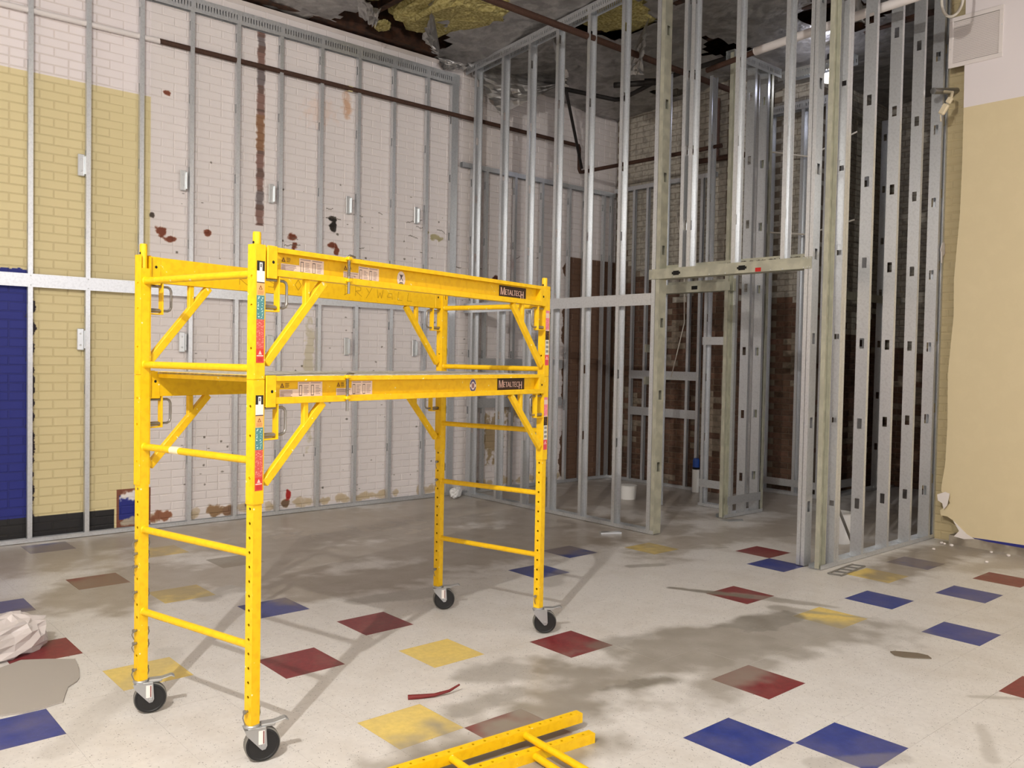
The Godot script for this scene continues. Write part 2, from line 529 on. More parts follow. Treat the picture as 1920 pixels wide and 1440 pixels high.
func strip_label(kind: int) -> ImageTexture:
	# vertical safety sticker strip on a post sleeve
	var W := 48
	var H := 512
	var im := Image.create(W, H, false, Image.FORMAT_RGBA8)
	im.fill(col(240, 190, 120))
	var r2 := RandomNumberGenerator.new()
	r2.seed = 70 + kind
	if kind == 0:
		im.fill_rect(Rect2i(0, 0, W, 50), col(30, 26, 24))
		im.fill_rect(Rect2i(16, 8, 18, 42), col(235, 235, 235))
		im.fill_rect(Rect2i(20, 14, 10, 18), col(120, 120, 120))
		im.fill_rect(Rect2i(0, 50, W, 56), col(232, 230, 228))
		im.fill_rect(Rect2i(0, 106, W, 5), col(60, 40, 34))
		im.fill_rect(Rect2i(0, 111, W, 62), col(240, 178, 112))
		for k in 22: im.fill_rect(Rect2i(24 - k / 2 - 1, 122 + k, k + 2, 1), col(124, 70, 34))
		for k in 12: im.fill_rect(Rect2i(24 - k / 2, 129 + k, k, 1), col(240, 178, 112))
		for k in 4: im.fill_rect(Rect2i(6, 150 + k * 5, 36, 2), col(170, 100, 60))
		im.fill_rect(Rect2i(0, 173, W, 120), col(92, 150, 150))
		for j in 4:
			for i in 2:
				im.fill_rect(Rect2i(2 + i * 23, 176 + j * 29, 21, 25), col(74, 132, 136))
				for k in 4: im.fill_rect(Rect2i(4 + i * 23 + r2.randi() % 8, 178 + j * 29 + r2.randi() % 18, 3 + r2.randi() % 8, 2 + r2.randi() % 5), col(200, 224, 216))
		im.fill_rect(Rect2i(0, 293, W, 149), col(206, 84, 78))
		for k in 70: im.fill_rect(Rect2i(r2.randi() % 42, 296 + r2.randi() % 140, 2 + r2.randi() % 9, 2), col(240, 170, 160))
		im.fill_rect(Rect2i(0, 442, W, 70), col(206, 58, 54))
		for k in 22: im.fill_rect(Rect2i(24 - k / 2, 448 + k, k, 1), col(250, 200, 190))
		im.fill_rect(Rect2i(4, 474, 40, 5), col(250, 220, 210))
		im.fill_rect(Rect2i(10, 486, 28, 20), col(190, 44, 44))
	else:
		im.fill(col(222, 196, 190))
		im.fill_rect(Rect2i(0, 0, W, 24), col(222, 130, 150))
		im.fill_rect(Rect2i(0, 70, W, 110), col(222, 120, 142))
		for k in 60: im.fill_rect(Rect2i(r2.randi() % 42, 72 + r2.randi() % 104, 2 + r2.randi() % 9, 2), col(240, 180, 190))
		im.fill_rect(Rect2i(0, 190, W, 84), col(40, 26, 24))
		for k in 14: im.fill_rect(Rect2i(8 + r2.randi() % 26, 196 + r2.randi() % 70, 3 + r2.randi() % 8, 2), col(200, 120, 80))
		im.fill_rect(Rect2i(0, 274, W, 140), col(214, 212, 204))
		for j in 3:
			im.fill_rect(Rect2i(8, 286 + j * 42, 34, 24), col(96, 96, 92))
			for k in 5: im.fill_rect(Rect2i(10, 288 + j * 42 + k * 5, 28, 2), col(180, 178, 172))
		im.fill_rect(Rect2i(0, 414, W, 98), col(216, 70, 92))
		for k in 22: im.fill_rect(Rect2i(24 - k / 2, 424 + k, k, 1), col(250, 200, 200))
		im.fill_rect(Rect2i(4, 452, 40, 5), col(250, 220, 215))
	return img_tex(im)

func rail_label(sd: int) -> ImageTexture:
	# printed notice: warning triangle, text block, two small diagrams
	var W := 256
	var H := 80
	var im := Image.create(W, H, false, Image.FORMAT_RGBA8)
	im.fill(Color(0, 0, 0, 0))
	var paper := col(236, 216, 200)
	im.fill_rect(Rect2i(0, 36, 110, 44), paper)
	im.fill_rect(Rect2i(106, 0, 150, 80), paper)
	var ink := col(150, 132, 128)
	var r2 := RandomNumberGenerator.new()
	r2.seed = sd
	for k in 24: im.fill_rect(Rect2i(14 - k / 2, 4 + k, k + 1, 1), col(120, 84, 24))
	for k in 10: im.fill_rect(Rect2i(14 - k / 2, 14 + k, k, 1), col(222, 168, 40))
	for k in 4: im.fill_rect(Rect2i(32, 6 + k * 6, 18 + r2.randi() % 8, 3), col(140, 98, 30))
	for k in 5: im.fill_rect(Rect2i(4, 42 + k * 7, 60 + r2.randi() % 40, 4), ink)
	for j in 2:
		var x := 112 + j * 72
		im.fill_rect(Rect2i(x, 4, 62, 4), ink)
		im.fill_rect(Rect2i(x + 2, 16, 18, 54), col(96, 84, 80))
		im.fill_rect(Rect2i(x + 5, 20, 12, 46), paper)
		for k in 6: im.fill_rect(Rect2i(x + 30, 20 + k * 8, 20 + r2.randi() % 12, 3), ink)
	return img_tex(im)

func round_label(kind: int) -> ImageTexture:
	var S := 64
	var im := Image.create(S, S, false, Image.FORMAT_RGBA8)
	im.fill(Color(0, 0, 0, 0))
	for y in S:
		for x in S:
			var d := Vector2(x - 31.5, y - 31.5).length()
			if d < 31.5: im.set_pixel(x, y, col(232, 218, 208))
			if kind == 1 and d < 28 and d > 18 and absf(y - 31.5) > 6: im.set_pixel(x, y, col(84, 80, 120))
			if kind == 1 and d < 12: im.set_pixel(x, y, col(150, 110, 110))
	if kind == 0:
		for k in 26:
			im.fill_rect(Rect2i(18 + k, 12 + k, 3, 3), col(50, 46, 46))
			im.fill_rect(Rect2i(44 - k, 12 + k, 3, 3), col(50, 46, 46))
		im.fill_rect(Rect2i(26, 14, 12, 12), col(70, 60, 60))
		im.fill_rect(Rect2i(20, 44, 24, 3), col(60, 54, 54))
		im.fill_rect(Rect2i(14, 49, 36, 7), col(40, 36, 40))
	return img_tex(im)

func decal(t: Texture2D, key: String, clear := true) -> StandardMaterial3D:
	var m := mat(key, Color.WHITE, 0.55)
	m.albedo_texture = t
	m.texture_repeat = false
	if clear:
		m.transparency = BaseMaterial3D.TRANSPARENCY_ALPHA_SCISSOR
		m.alpha_scissor_threshold = 0.5
	return m

# ------------------------------------------------------------------ setting
func build_floor() -> void:
	var fl := MB.new()
	fl.slab(Vector3(-9.2, -0.2, -5.6), Vector3(8.4, -0.0035, 7.2))
	var floor_node := struct("floor", fl, M.concrete, "grey slab covered with white vinyl tiles and scattered red, blue and yellow tiles", "floor")
	var dirt := dirt_map()
	var mats := {}
	var defs := {"w": [[col(217, 214, 211), col(44, 40, 40), 210, 0.03]], "r": [[col(124, 42, 46), col(150, 84, 84), 260, 0.12]], "b": [[col(42, 58, 134), col(70, 88, 160), 260, 0.10]], "y": [[col(226, 200, 112), col(206, 176, 84), 260, 0.05]], "g": [[col(156, 150, 140), col(120, 116, 108), 160, 0.06]]}
	for key in defs:
		for variant in (3 if key == "w" else 1):
			var d: Array = defs[key][0]
			var m := mat("tile_%s_%d" % [key, variant], Color.WHITE, 0.36 if key == "w" else 0.42)
			m.albedo_texture = tile_tex(100 + variant * 7 + key.unicode_at(0), d[0], d[1], d[2], d[3])
			m.detail_enabled = true
			m.detail_albedo = dirt
			m.detail_uv_layer = BaseMaterial3D.DETAIL_UV_2
			m.detail_blend_mode = BaseMaterial3D.BLEND_MODE_MIX
			m.uv2_triplanar = true
			m.uv2_world_triplanar = true
			m.uv2_scale = Vector3(1.0 / 11.0, 1.0, 1.0 / 8.0)
			m.uv2_offset = Vector3(4.6 / 11.0, 0.0, 5.4 / 8.0)
			mats["%s%d" % [key, variant]] = m
	var coloured := {}
	for q in [[0, 0, "b"], [1, 1, "b"], [2, -1, "r"], [7, 0, "b"], [8, -2, "b"], [10, -1, "b"], [6, -2, "y"], [6, -4, "r"], [10, -6, "r"], [9, -5, "b"], [1, -4, "r"], [-1, -5, "y"], [-1, -7, "r"], [-3, -6, "r"], [4, -8, "b"], [-3, -3, "y"], [-4, -13, "r"], [-5, -7, "y"], [-7, -6, "b"], [-6, -9, "r"], [-6, -12, "b"],
			[-2, -9, "b"], [-3, -11, "y"], [-2, -15, "y"], [-4, -17, "b"], [-1, -13, "g"], [6, -9, "b"], [8, -8, "y"], [10, -3, "y"], [12, -3, "b"], [12, -1, "r"], [5, 2, "r"], [-2, -2, "r"], [-7, -8, "r"]]:
		coloured[Vector2i(q[0], q[1])] = q[2]
	var all := []
	for i in range(-29, 27):
		for j in range(-18, 23):
			if (i + 0.5) * TILE > 8.0: continue
			var c := Vector3((i + 0.5) * TILE, 0, (j + 0.5) * TILE)
			var s := seen(c)
			all.append([s if s > 0.0 else 1000.0 + c.distance_to(EYE), i, j])
	all.sort()
	var h := (TILE - 0.0007) * 0.5
	var shape := func(mb: MB, c: Vector3) -> void:
		var a := [Vector2(-1, -1), Vector2(1, -1), Vector2(1, 1), Vector2(-1, 1)]
		var top := []
		for q in a: top.append(c + Vector3(q.x * h, 0, q.y * h))
		mb.quad(top[0], top[1], top[2], top[3], Vector3.UP)
		for k in 4:
			var o := Vector3(a[k].x + a[(k + 1) % 4].x, 0.0, a[k].y + a[(k + 1) % 4].y)
			mb.quad(top[k], top[(k + 1) % 4], top[(k + 1) % 4] - Vector3(0, 0.0034, 0), top[k] - Vector3(0, 0.0034, 0), o)
	var tm := MB.new()
	shape.call(tm, Vector3.ZERO)
	var tmesh := tm.mesh()
	var rest := MB.new()
	var count := 0
	for q in all:
		var ij := Vector2i(q[1], q[2])
		var c := Vector3((q[1] + 0.5) * TILE, 0, (q[2] + 0.5) * TILE)
		var key: String = coloured.get(ij, "w")
		if key != "w" or count < 265:
			count += 1 if key == "w" else 0
			var t := Transform3D(Basis(Vector3.UP, PI * 0.5 * (absi(q[1] * 7 + q[2] * 3) % 4)), c + Vector3(0, 0.0001 * (absi(q[1] * 5 + q[2] * 11) % 4), 0))
			put("tile", tmesh, mats["%s%d" % [key, absi(q[1] * 3 + q[2] * 5) % 3 if key == "w" else 0]], floor_node, t)
		else:
			shape.call(rest, c)
	var r := part("far_tiles", rest, mats.w0, floor_node)
	r.set_meta("kind", "stuff")

func brick_shape(mb: MB, c: Vector3, l: float, hh: float, d: float, ux: Vector3, out: Vector3) -> void:
	# one brick face standing proud of its mortar: c is the middle at mortar level
	var e := 0.0065
	var pa := []
	var pb := []
	for q in [Vector2(-1, -1), Vector2(1, -1), Vector2(1, 1), Vector2(-1, 1)]:
		pa.append(c + ux * (q.x * l * 0.5) + Vector3(0, q.y * hh * 0.5, 0))
		pb.append(c + ux * (q.x * (l * 0.5 - e)) + Vector3(0, q.y * (hh * 0.5 - e), 0) + out * d)
	mb.quad(pb[0], pb[1], pb[2], pb[3], out)
	for k in 4:
		var m: Vector3 = (pa[k] + pa[(k + 1) % 4]) * 0.5 - c
		mb.quad(pa[k], pa[(k + 1) % 4], pb[(k + 1) % 4], pb[k], m.normalized() + out)

func build_walls() -> void:
	# the long painted brick wall
	var w := MB.new()
	w.slab(Vector3(-9.2, -0.1, WZ - 0.3), Vector3(5.8, 4.575, WZ - 0.004))
	var paint := mat("wall_paint", Color.WHITE, 0.62)
	paint.albedo_texture = wall_map()
	paint.uv1_triplanar = true
	paint.uv1_world_triplanar = true
	paint.uv1_triplanar_sharpness = 16.0
	paint.uv1_scale = Vector3(1.0 / 8.8, 1.0 / 4.8, 1.0 / 8.8)
	paint.uv1_offset = Vector3(3.2 / 8.8, -1.0, 0.0)
	var joints: StandardMaterial3D = paint.duplicate()
	joints.resource_name = "wall_joints"
	joints.albedo_color = col(236, 233, 229)
	var wall := struct("wall_left", w, joints, "long brick wall painted white above, tan and royal blue below, with rust marks and chips", "brick wall")
	var bm := MB.new()
	brick_shape(bm, Vector3.ZERO, 0.2005, 0.0655, 0.005, Vector3.RIGHT, Vector3.BACK)
	var bmesh := bm.mesh()
	var bm2 := MB.new()
	brick_shape(bm2, Vector3.ZERO, 0.0990, 0.0655, 0.005, Vector3.RIGHT, Vector3.BACK)
	var bhalf := bm2.mesh()
	var list := []
	for c in 68:
		var y := (c + 0.5) * 0.0677
		if y > 4.545: break
		var x := -3.1 + (0.1016 if c % 2 else 0.0)
		while x < 5.55:
			var half := c % 6 == 5
			var l := 0.1016 if half else 0.2032
			var p := Vector3(x + l * 0.5, y, WZ - 0.004)
			var s := seen(p)
			list.append([s if s > 0.0 else 1000.0 + p.distance_to(EYE), p.x, p.y, half])
			x += l
	list.sort()
	var rest := MB.new()
	var n := 0
	for q in list:
		var p := Vector3(q[1], q[2], WZ - 0.004)
		var dd := 0.0008 * sin(q[1] * 37.0 + q[2] * 91.0)
		var at_x: float = q[1]
		dd -= 0.0030 if at_x < -0.24 else 0.0006          # thick paint fills the joints more on the left
		if n < 300:
			put("brick", bhalf if q[3] else bmesh, paint, wall, Transform3D(Basis.IDENTITY, p + Vector3(0, 0, dd)))
			n += 1
		else:
			brick_shape(rest, p, 0.0990 if q[3] else 0.2005, 0.0655, 0.005 + dd, Vector3.RIGHT, Vector3.BACK)
	part("far_bricks", rest, paint, wall).set_meta("kind", "stuff")
	# masonry behind the framing: end wall of the back room and the deeper room
	brick_wall("wall_back", Vector3(5.44, 0, -5.3), Vector3.BACK, 1.75, Vector3.LEFT, 2.55, "bare brown brick end wall of the back room, whitewashed above")
	brick_wall("wall_recess", Vector3(5.44, 0, -3.55), Vector3.RIGHT, 0.72, Vector3.BACK, 2.0, "short brick return between the two back rooms")
	brick_wall("wall_inner", Vector3(6.16, 0, -3.55), Vector3.BACK, 0.6, Vector3.LEFT, 2.3, "dim brick wall with peeling plaster deep behind the doorway")
	brick_wall("wall_far_return", Vector3(6.16, 0, -2.95), Vector3.RIGHT, 1.6, Vector3.BACK, 2.2, "dim brown brick wall deep behind the stud row")
	brick_wall("wall_far", Vector3(7.76, 0, -2.95), Vector3.BACK, 2.2, Vector3.LEFT, 2.0, "brick wall at the far end of the deeper room")
	var e := MB.new()
	e.slab(Vector3(5.8, -0.1, -5.63), Vector3(8.3, 4.9, -5.4))
	e.slab(Vector3(8.0, -0.1, -5.4), Vector3(8.3, 4.9, -0.7))
	e.slab(Vector3(4.96, -0.1, -0.75), Vector3(8.3, 4.9, -0.55))
	struct("wall_outer", e, M.mortar, "outer masonry behind the back rooms", "wall")
	# right-hand wall: brick core with tan and white board in front, broken off at its left edge
	var core := MB.new()
	core.slab(Vector3(4.905, -0.1, -1.16), Vector3(5.15, 4.72, 7.2))
	var tanb := mat("tan_masonry", col(200, 184, 144), 0.8)
	var right := struct("wall_right", core, tanb, "tan masonry behind the board at the end of the stud row", "wall")
	var bt := MB.new()
	for c in 68:
		for i in 2:
			brick_shape(bt, Vector3(4.905, (c + 0.5) * 0.0677, -1.13 + 0.2 * i + (0.1 if c % 2 else 0.0)), 0.194, 0.06, 0.004, Vector3.BACK, Vector3.LEFT)
	part("brick_facing", bt, tanb, right).set_meta("kind", "stuff")
	var edge := [[0.48, -0.974], [0.662, -0.95], [0.975, -0.943], [1.419, -0.953], [1.641, -0.939], [1.906, -0.922], [2.2, -0.93], [2.477, -0.915], [2.738, -0.9], [3.174, -0.896], [3.6, -0.899]]
	var lower := PackedVector2Array()
	for q in edge: lower.append(Vector2(q[1], q[0]))
	for q in [[7.2, 3.6], [7.2, 0.06], [-0.334, 0.064], [-0.607, 0.071], [-0.72, 0.085], [-0.78, 0.11], [-0.83, 0.16], [-0.87, 0.2], [-0.92, 0.225], [-0.972, 0.23], [-0.98, 0.27], [-0.94, 0.3], [-0.9, 0.34], [-0.93, 0.4], [-0.975, 0.43]]: lower.append(Vector2(q[0], q[1]))
	var dm := MB.new()
	dm.prism(lower, Vector3(4.765, 0, 0), Vector3(0, 0, 1), Vector3.UP, 0.013)   # extrudes to -x
	part("drywall_board", dm, M.tan_drywall, right, "tan painted board with a ragged broken left edge")
	var um := MB.new()
	um.prism(PackedVector2Array([Vector2(-0.899, 3.6), Vector2(-0.913, 4.66), Vector2(7.2, 4.66), Vector2(7.2, 3.6)]), Vector3(4.765, 0, 0), Vector3(0, 0, 1), Vector3.UP, 0.013)
	part("drywall_board", um, M.white_drywall, right, "white painted board above the tan board")
	var back := MB.new()
	for z in [-0.7, 0.0, 1.2, 2.4, 3.6, 4.8, 6.0, 7.1]: back.slab(Vector3(4.766, 0.02, z - 0.02), Vector3(4.906, 4.66, z + 0.02))
	back.slab(Vector3(4.766, 4.62, -0.89), Vector3(4.906, 4.66, 7.2))
	part("board_batten", back, M.roof_wood, right)
	var torn := MB.new()
	torn.prism(PackedVector2Array([Vector2(-0.985, 0.41), Vector2(-0.92, 0.44), Vector2(-0.885, 0.43), Vector2(-0.905, 0.33), Vector2(-0.935, 0.29), Vector2(-0.945, 0.34), Vector2(-0.98, 0.36)]), Vector3(4.75, 0, 0), Vector3(0, 0, 1), Vector3(-0.12, 1, 0).normalized(), 0.004)
	torn.prism(PackedVector2Array([Vector2(-0.87, 0.2), Vector2(-0.83, 0.165), Vector2(-0.76, 0.105), Vector2(-0.7, 0.075), Vector2(-0.78, 0.06), Vector2(-0.86, 0.07), Vector2(-0.82, 0.12)]), Vector3(4.751, 0, 0), Vector3(0, 0, 1), Vector3.UP, 0.005)
	part("torn_paper", torn, M.white_board, right, "torn white gypsum edge at the broken corner")
	var sk := MB.new()
	sk.slab(Vector3(4.752, -0.004, -0.9), Vector3(4.9, 0.075, 7.2))
	part("wall_foot", sk, M.concrete, right, "stained concrete foot under the tan board")
	var bl := MB.new()
	bl.prism(PackedVector2Array([Vector2(-0.74, 0.082), Vector2(-0.6, 0.085), Vector2(0.3, 0.092), Vector2(7.2, 0.1), Vector2(7.2, 0.05), Vector2(0.3, 0.05), Vector2(-0.607, 0.069)]), Vector3(4.7525, 0, 0), Vector3(0, 0, 1), Vector3.UP, 0.0015)
	part("paint_line", bl, M.blue_paint, right, "thin royal blue paint line along the foot")
	# rest of the big room, behind the viewer
	var b := MB.new()
	b.slab(Vector3(-9.2, -0.1, 7.0), Vector3(5.15, 1.2, 7.25))
	b.slab(Vector3(-9.2, 3.2, 7.0), Vector3(5.15, 5.0, 7.25))
	b.slab(Vector3(-9.2, 1.2, 7.0), Vector3(-2.2, 3.2, 7.25))
	b.slab(Vector3(0.2, 1.2, 7.0), Vector3(1.4, 3.2, 7.25))
	b.slab(Vector3(3.8, 1.2, 7.0), Vector3(5.15, 3.2, 7.25))
	struct("wall_behind", b, M.white_drywall, "white wall with two windows behind the viewer", "wall")
	var b2 := MB.new()
	b2.slab(Vector3(-9.25, -0.1, -5.6), Vector3(-9.0, 4.72, 7.2))
	struct("wall_side", b2, M.white_drywall, "white wall at the far left end of the room", "wall")

func window(called: String, x0: float, x1: float, energy: float) -> void:
	# frosted daylight window in the wall behind the viewer, with its light just inside the pane
	var m := MB.new()
	for q in [[x0, x0 + 0.06, 1.2, 3.2], [x1 - 0.06, x1, 1.2, 3.2], [x0, x1, 1.2, 1.26], [x0, x1, 3.14, 3.2], [(x0 + x1) * 0.5 - 0.03, (x0 + x1) * 0.5 + 0.03, 1.2, 3.2]]:
		m.slab(Vector3(q[0], q[2], 7.05), Vector3(q[1], q[3], 7.12))
	var w := struct(called, m, M.vent_white, "frosted daylight window behind the viewer", "window")
	m = MB.new()
	m.slab(Vector3(x0 + 0.05, 1.25, 7.10), Vector3(x1 - 0.05, 3.15, 7.11))
	part("window_pane", m, M.window_glow, w)
	var l := AreaLight3D.new()
	l.name = "window_light"
	l.position = Vector3((x0 + x1) * 0.5, 2.2, 6.99)
	l.area_size = Vector2(x1 - x0 - 0.1, 1.9)
	l.area_normalize_energy = true
	l.light_energy = energy
	l.light_color = col(244, 246, 255)
	l.area_range = 40.0
	l.shadow_enabled = true
	add_child(l)

func brick_wall(called: String, o: Vector3, along: Vector3, length: float, out: Vector3, split: float, label: String) -> void:
	var w := MB.new()
	var back := o - out * 0.12
	var a := back
	var b := o - out * 0.005 + along * length + Vector3(0, 4.75, 0)
	w.slab(Vector3(minf(a.x, b.x), 0, minf(a.z, b.z)), Vector3(maxf(a.x, b.x), 4.75, maxf(a.z, b.z)))
	var wall := struct(called, w, M.mortar, label, "brick wall")
	var bs := MB.new()
	bs.tinted = true
	for c in 70:
		var y := (c + 0.5) * 0.0677
		var s := (0.0 if c % 2 else 0.1016)
		while s < length - 0.02:
			var l := minf(0.2032, length - s)
			var k := rng.randf()
			var yy := y + 0.35 * sin(s * 2.3 + o.x) + 0.2 * (rng.randf() - 0.5)
			var cc := col(186, 180, 168) if yy > split else col(lerpf(98, 122, k), lerpf(76, 92, k), lerpf(62, 76, k))
			if yy <= split and sin(s * 5.0 + o.z) * sin(y * 3.1 + o.x) > 0.45 and rng.randf() < 0.7: cc = col(150, 136, 120)
			bs.tint = cc.srgb_to_linear()
			brick_shape(bs, o - out * 0.005 + along * (s + l * 0.5) + Vector3(0, y, 0), l - 0.005, 0.0635, 0.004 + 0.002 * rng.randf(), along, out)
			s += l
	part("brick_courses", bs, M.bare_brick, wall).set_meta("kind", "stuff")

# ------------------------------------------------------------------ ceiling
func build_ceiling() -> void:
	var c := MB.new()
	c.slab(Vector3(-9.2, 5.0, -5.7), Vector3(8.4, 5.15, 7.3))
	var ceil_node := struct("ceiling", c, M.roof_wood, "dark timber roof deck with hanging torn foil insulation", "ceiling")
	for k in 12:
		var j := MB.new()
		var x := -2.95 + k * 0.935
		j.slab(Vector3(x - 0.035, 4.72, -5.32), Vector3(x + 0.035, 5.0, 0.2))
		part("joist", j, M.roof_wood, ceil_node)
	var j2 := MB.new()
	j2.slab(Vector3(-9.0, 4.60, -5.60), Vector3(5.5, 5.0, -5.26))
	part("edge_beam", j2, M.roof_wood, ceil_node)
	var p := MB.new()
	p.slab(Vector3(-9.0, 4.95, -0.3), Vector3(4.9, 4.98, 7.0))
	p.slab(Vector3(-9.0, 4.60, -5.33), Vector3(-3.2, 4.98, -0.3))
	part("plaster_panel", p, M.ceiling_paint, ceil_node, "pale plaster ceiling over the open room")
	# foil facing: a crumpled sheet with a torn opening
	var nz := FastNoiseLite.new()
	nz.seed = 33
	nz.frequency = 0.8
	nz.fractal_octaves = 4
	var hole := PackedVector2Array([Vector2(1.42, -5.5), Vector2(1.40, -5.2), Vector2(1.37, -5.05), Vector2(1.5, -4.95), Vector2(1.36, -4.65), Vector2(1.26, -4.3), Vector2(1.4, -3.9), Vector2(1.75, -4.0), Vector2(1.92, -4.42), Vector2(2.1, -4.6), Vector2(2.32, -4.75), Vector2(2.54, -5.0), Vector2(2.64, -5.5)])
	var rips := [PackedVector2Array([Vector2(2.05, -4.15), Vector2(2.4, -4.22), Vector2(2.66, -4.3), Vector2(2.45, -4.10), Vector2(2.1, -4.0)]), PackedVector2Array([Vector2(3.0, -3.5), Vector2(3.35, -3.15), Vector2(3.75, -3.3), Vector2(3.8, -3.8), Vector2(3.3, -3.95)]), PackedVector2Array([Vector2(4.3, -1.9), Vector2(5.2, -1.7), Vector2(5.4, -2.2), Vector2(4.6, -2.4)]), PackedVector2Array([Vector2(5.0, -4.4), Vector2(5.3, -4.0), Vector2(5.35, -4.6)]), PackedVector2Array([Vector2(4.4, -3.2), Vector2(4.9, -3.0), Vector2(4.7, -3.5)])]
	var step := 0.06
	var hgt := func(x: float, z: float) -> float:
		var y := 4.585 + 0.075 * (z + 5.33) + nz.get_noise_2d(x, z) * 0.05 + nz.get_noise_2d(x * 4.0, z * 4.0 + 50.0) * 0.018
		if x > 3.2: y -= minf(0.06 * (x - 3.2), 0.12)
		return y
	var f := MB.new()
	var nx := int((8.2 + 3.2) / step)
	var nzv := int((5.36 + 0.2) / step)
	for i in nx:
		for k in nzv:
			var x := -3.2 + i * step
			var z := -5.36 + k * step
			var m := Vector2(x + step * 0.5 + nz.get_noise_2d(x * 9.0, z * 9.0) * 0.05, z + step * 0.5 + nz.get_noise_2d(z * 9.0, x * 9.0) * 0.05)
			if z > -1.55 and x < -1.6: continue
			if Geometry2D.is_point_in_polygon(m, hole): continue
			var cut := false
			for r in rips:
				if Geometry2D.is_point_in_polygon(m, r):
					cut = true
					break
			if cut: continue
			var q := []
			var ns := []
			for d in [Vector2(0, 0), Vector2(1, 0), Vector2(1, 1), Vector2(0, 1)]:
				var xx: float = x + d.x * step
				var zz: float = z + d.y * step
				q.append(Vector3(xx, hgt.call(xx, zz), zz))
				ns.append(Vector3(hgt.call(xx + 0.02, zz) - hgt.call(xx - 0.02, zz), -0.04, hgt.call(xx, zz + 0.02) - hgt.call(xx, zz - 0.02)).normalized())
			f.squad(q[0], q[1], q[2], q[3], ns[0], ns[1], ns[2], ns[3])
	part("foil_sheet", f, M.foil, ceil_node, "crumpled grey foil vapour barrier with torn openings")
	# loose flaps of foil
	flap("foil_flap", [Vector3(2.95, 4.58, -5.2), Vector3(4.15, 4.56, -5.05), Vector3(3.9, 4.46, -4.75), Vector3(3.38, 4.12, -5.1)], 0.07, ceil_node, 1)
	flap("foil_flap", [Vector3(1.93, 4.63, -4.42), Vector3(2.62, 4.57, -5.22), Vector3(2.3, 4.46, -4.95), Vector3(2.0, 4.42, -4.62)], 0.04, ceil_node, 2)
	flap("foil_flap", [Vector3(1.24, 4.62, -4.6), Vector3(1.5, 4.6, -4.98), Vector3(1.62, 4.52, -4.86), Vector3(1.46, 4.53, -4.6)], 0.04, ceil_node, 3)
	flap("foil_flap", [Vector3(3.55, 4.66, -3.25), Vector3(3.85, 4.62, -3.65), Vector3(3.8, 4.28, -3.7), Vector3(3.6, 4.22, -3.45)], 0.06, ceil_node, 4)
	flap("foil_flap", [Vector3(3.1, 4.66, -4.1), Vector3(3.4, 4.64, -4.35), Vector3(3.55, 4.25, -4.25), Vector3(3.2, 4.2, -4.05)], 0.06, ceil_node, 5)
	flap("foil_flap", [Vector3(4.2, 4.74, -1.7), Vector3(4.8, 4.7, -2.0), Vector3(4.75, 4.5, -1.75), Vector3(4.35, 4.45, -1.55)], 0.05, ceil_node, 6)
	flap("foil_flap", [Vector3(2.62, 4.57, -5.28), Vector3(2.95, 4.57, -5.22), Vector3(2.92, 4.48, -5.2), Vector3(2.68, 4.49, -5.24)], 0.04, ceil_node, 7)
	# glass wool batts lying between the joists, sagging through the opening
	for q in [[1.36, 4.76, -4.15, 0.33, 0.13, 0.62, 0.12], [2.2, 4.75, -4.5, 0.38, 0.13, 0.62, 0.08], [1.82, 4.63, -5.08, 0.05, 0.045, 0.08, 0.5], [2.3, 4.72, -4.2, 0.3, 0.1, 0.2, -0.2], [3.4, 4.80, -3.55, 0.42, 0.12, 0.38, 0.3]]:
		var b := MB.new()
		lump(b, Vector3(q[0], q[1], q[2]), Vector3(q[3], q[4], q[5]), q[6], nz)
		part("insulation_batt", b, M.glass_wool, ceil_node, "yellow glass wool showing through torn foil")

func lump(mb: MB, c: Vector3, r: Vector3, turn: float, nz: FastNoiseLite) -> void:
	var A := 28
	var B := 14
	var bs := Basis(Vector3.UP, turn)
	var pt := func(i: int, j: int) -> Vector3:
		var a := TAU * i / A
		var b := PI * j / B
		var d := Vector3(cos(a) * sin(b), cos(b), sin(a) * sin(b))
		var s := Vector3(signf(d.x) * pow(absf(d.x), 0.7), signf(d.y) * pow(absf(d.y), 0.7), signf(d.z) * pow(absf(d.z), 0.7))
		var k := 1.0 + 0.32 * nz.get_noise_3d(s.x * 2.0 + c.x * 9.0, s.y * 2.0, s.z * 2.0) + 0.14 * nz.get_noise_3d(s.x * 9.0, s.y * 9.0 + c.z, s.z * 9.0)
		return c + bs * (s * r * k)
	for i in A:
		for j in B:
			var p: Vector3 = pt.call(i, j)
			mb.quad(p, pt.call(i + 1, j), pt.call(i + 1, j + 1), pt.call(i, j + 1), p - c)

func flap(called: String, q: Array, bend: float, parent: Node, sd: int) -> void:
	# a crumpled sheet over four corners, with a little thickness
	var nz := FastNoiseLite.new()
	nz.seed = sd
	nz.frequency = 1.4
	var N := 12
	var nn: Vector3 = (q[1] - q[0]).cross(q[3] - q[0]).normalized()
	var pt := func(i: int, j: int) -> Vector3:
		var u := float(i) / N
		var w := float(j) / N
		var p: Vector3 = (q[0] as Vector3).lerp(q[1], u).lerp((q[3] as Vector3).lerp(q[2], u), w)
		return p + nn * (bend * sin(u * 4.0 + sd) * w + nz.get_noise_2d(u * 3.0, w * 3.0) * 0.09 * w)
	var mb := MB.new()
	for i in N:
		for j in N:
			var a: Vector3 = pt.call(i, j)
			var b: Vector3 = pt.call(i + 1, j)
			var c: Vector3 = pt.call(i + 1, j + 1)
			var d: Vector3 = pt.call(i, j + 1)
			mb.quad(a, b, c, d, nn)
			mb.quad(a - nn * 0.002, b - nn * 0.002, c - nn * 0.002, d - nn * 0.002, -nn)
	part(called, mb, M.foil, parent, "loose flap of torn foil")

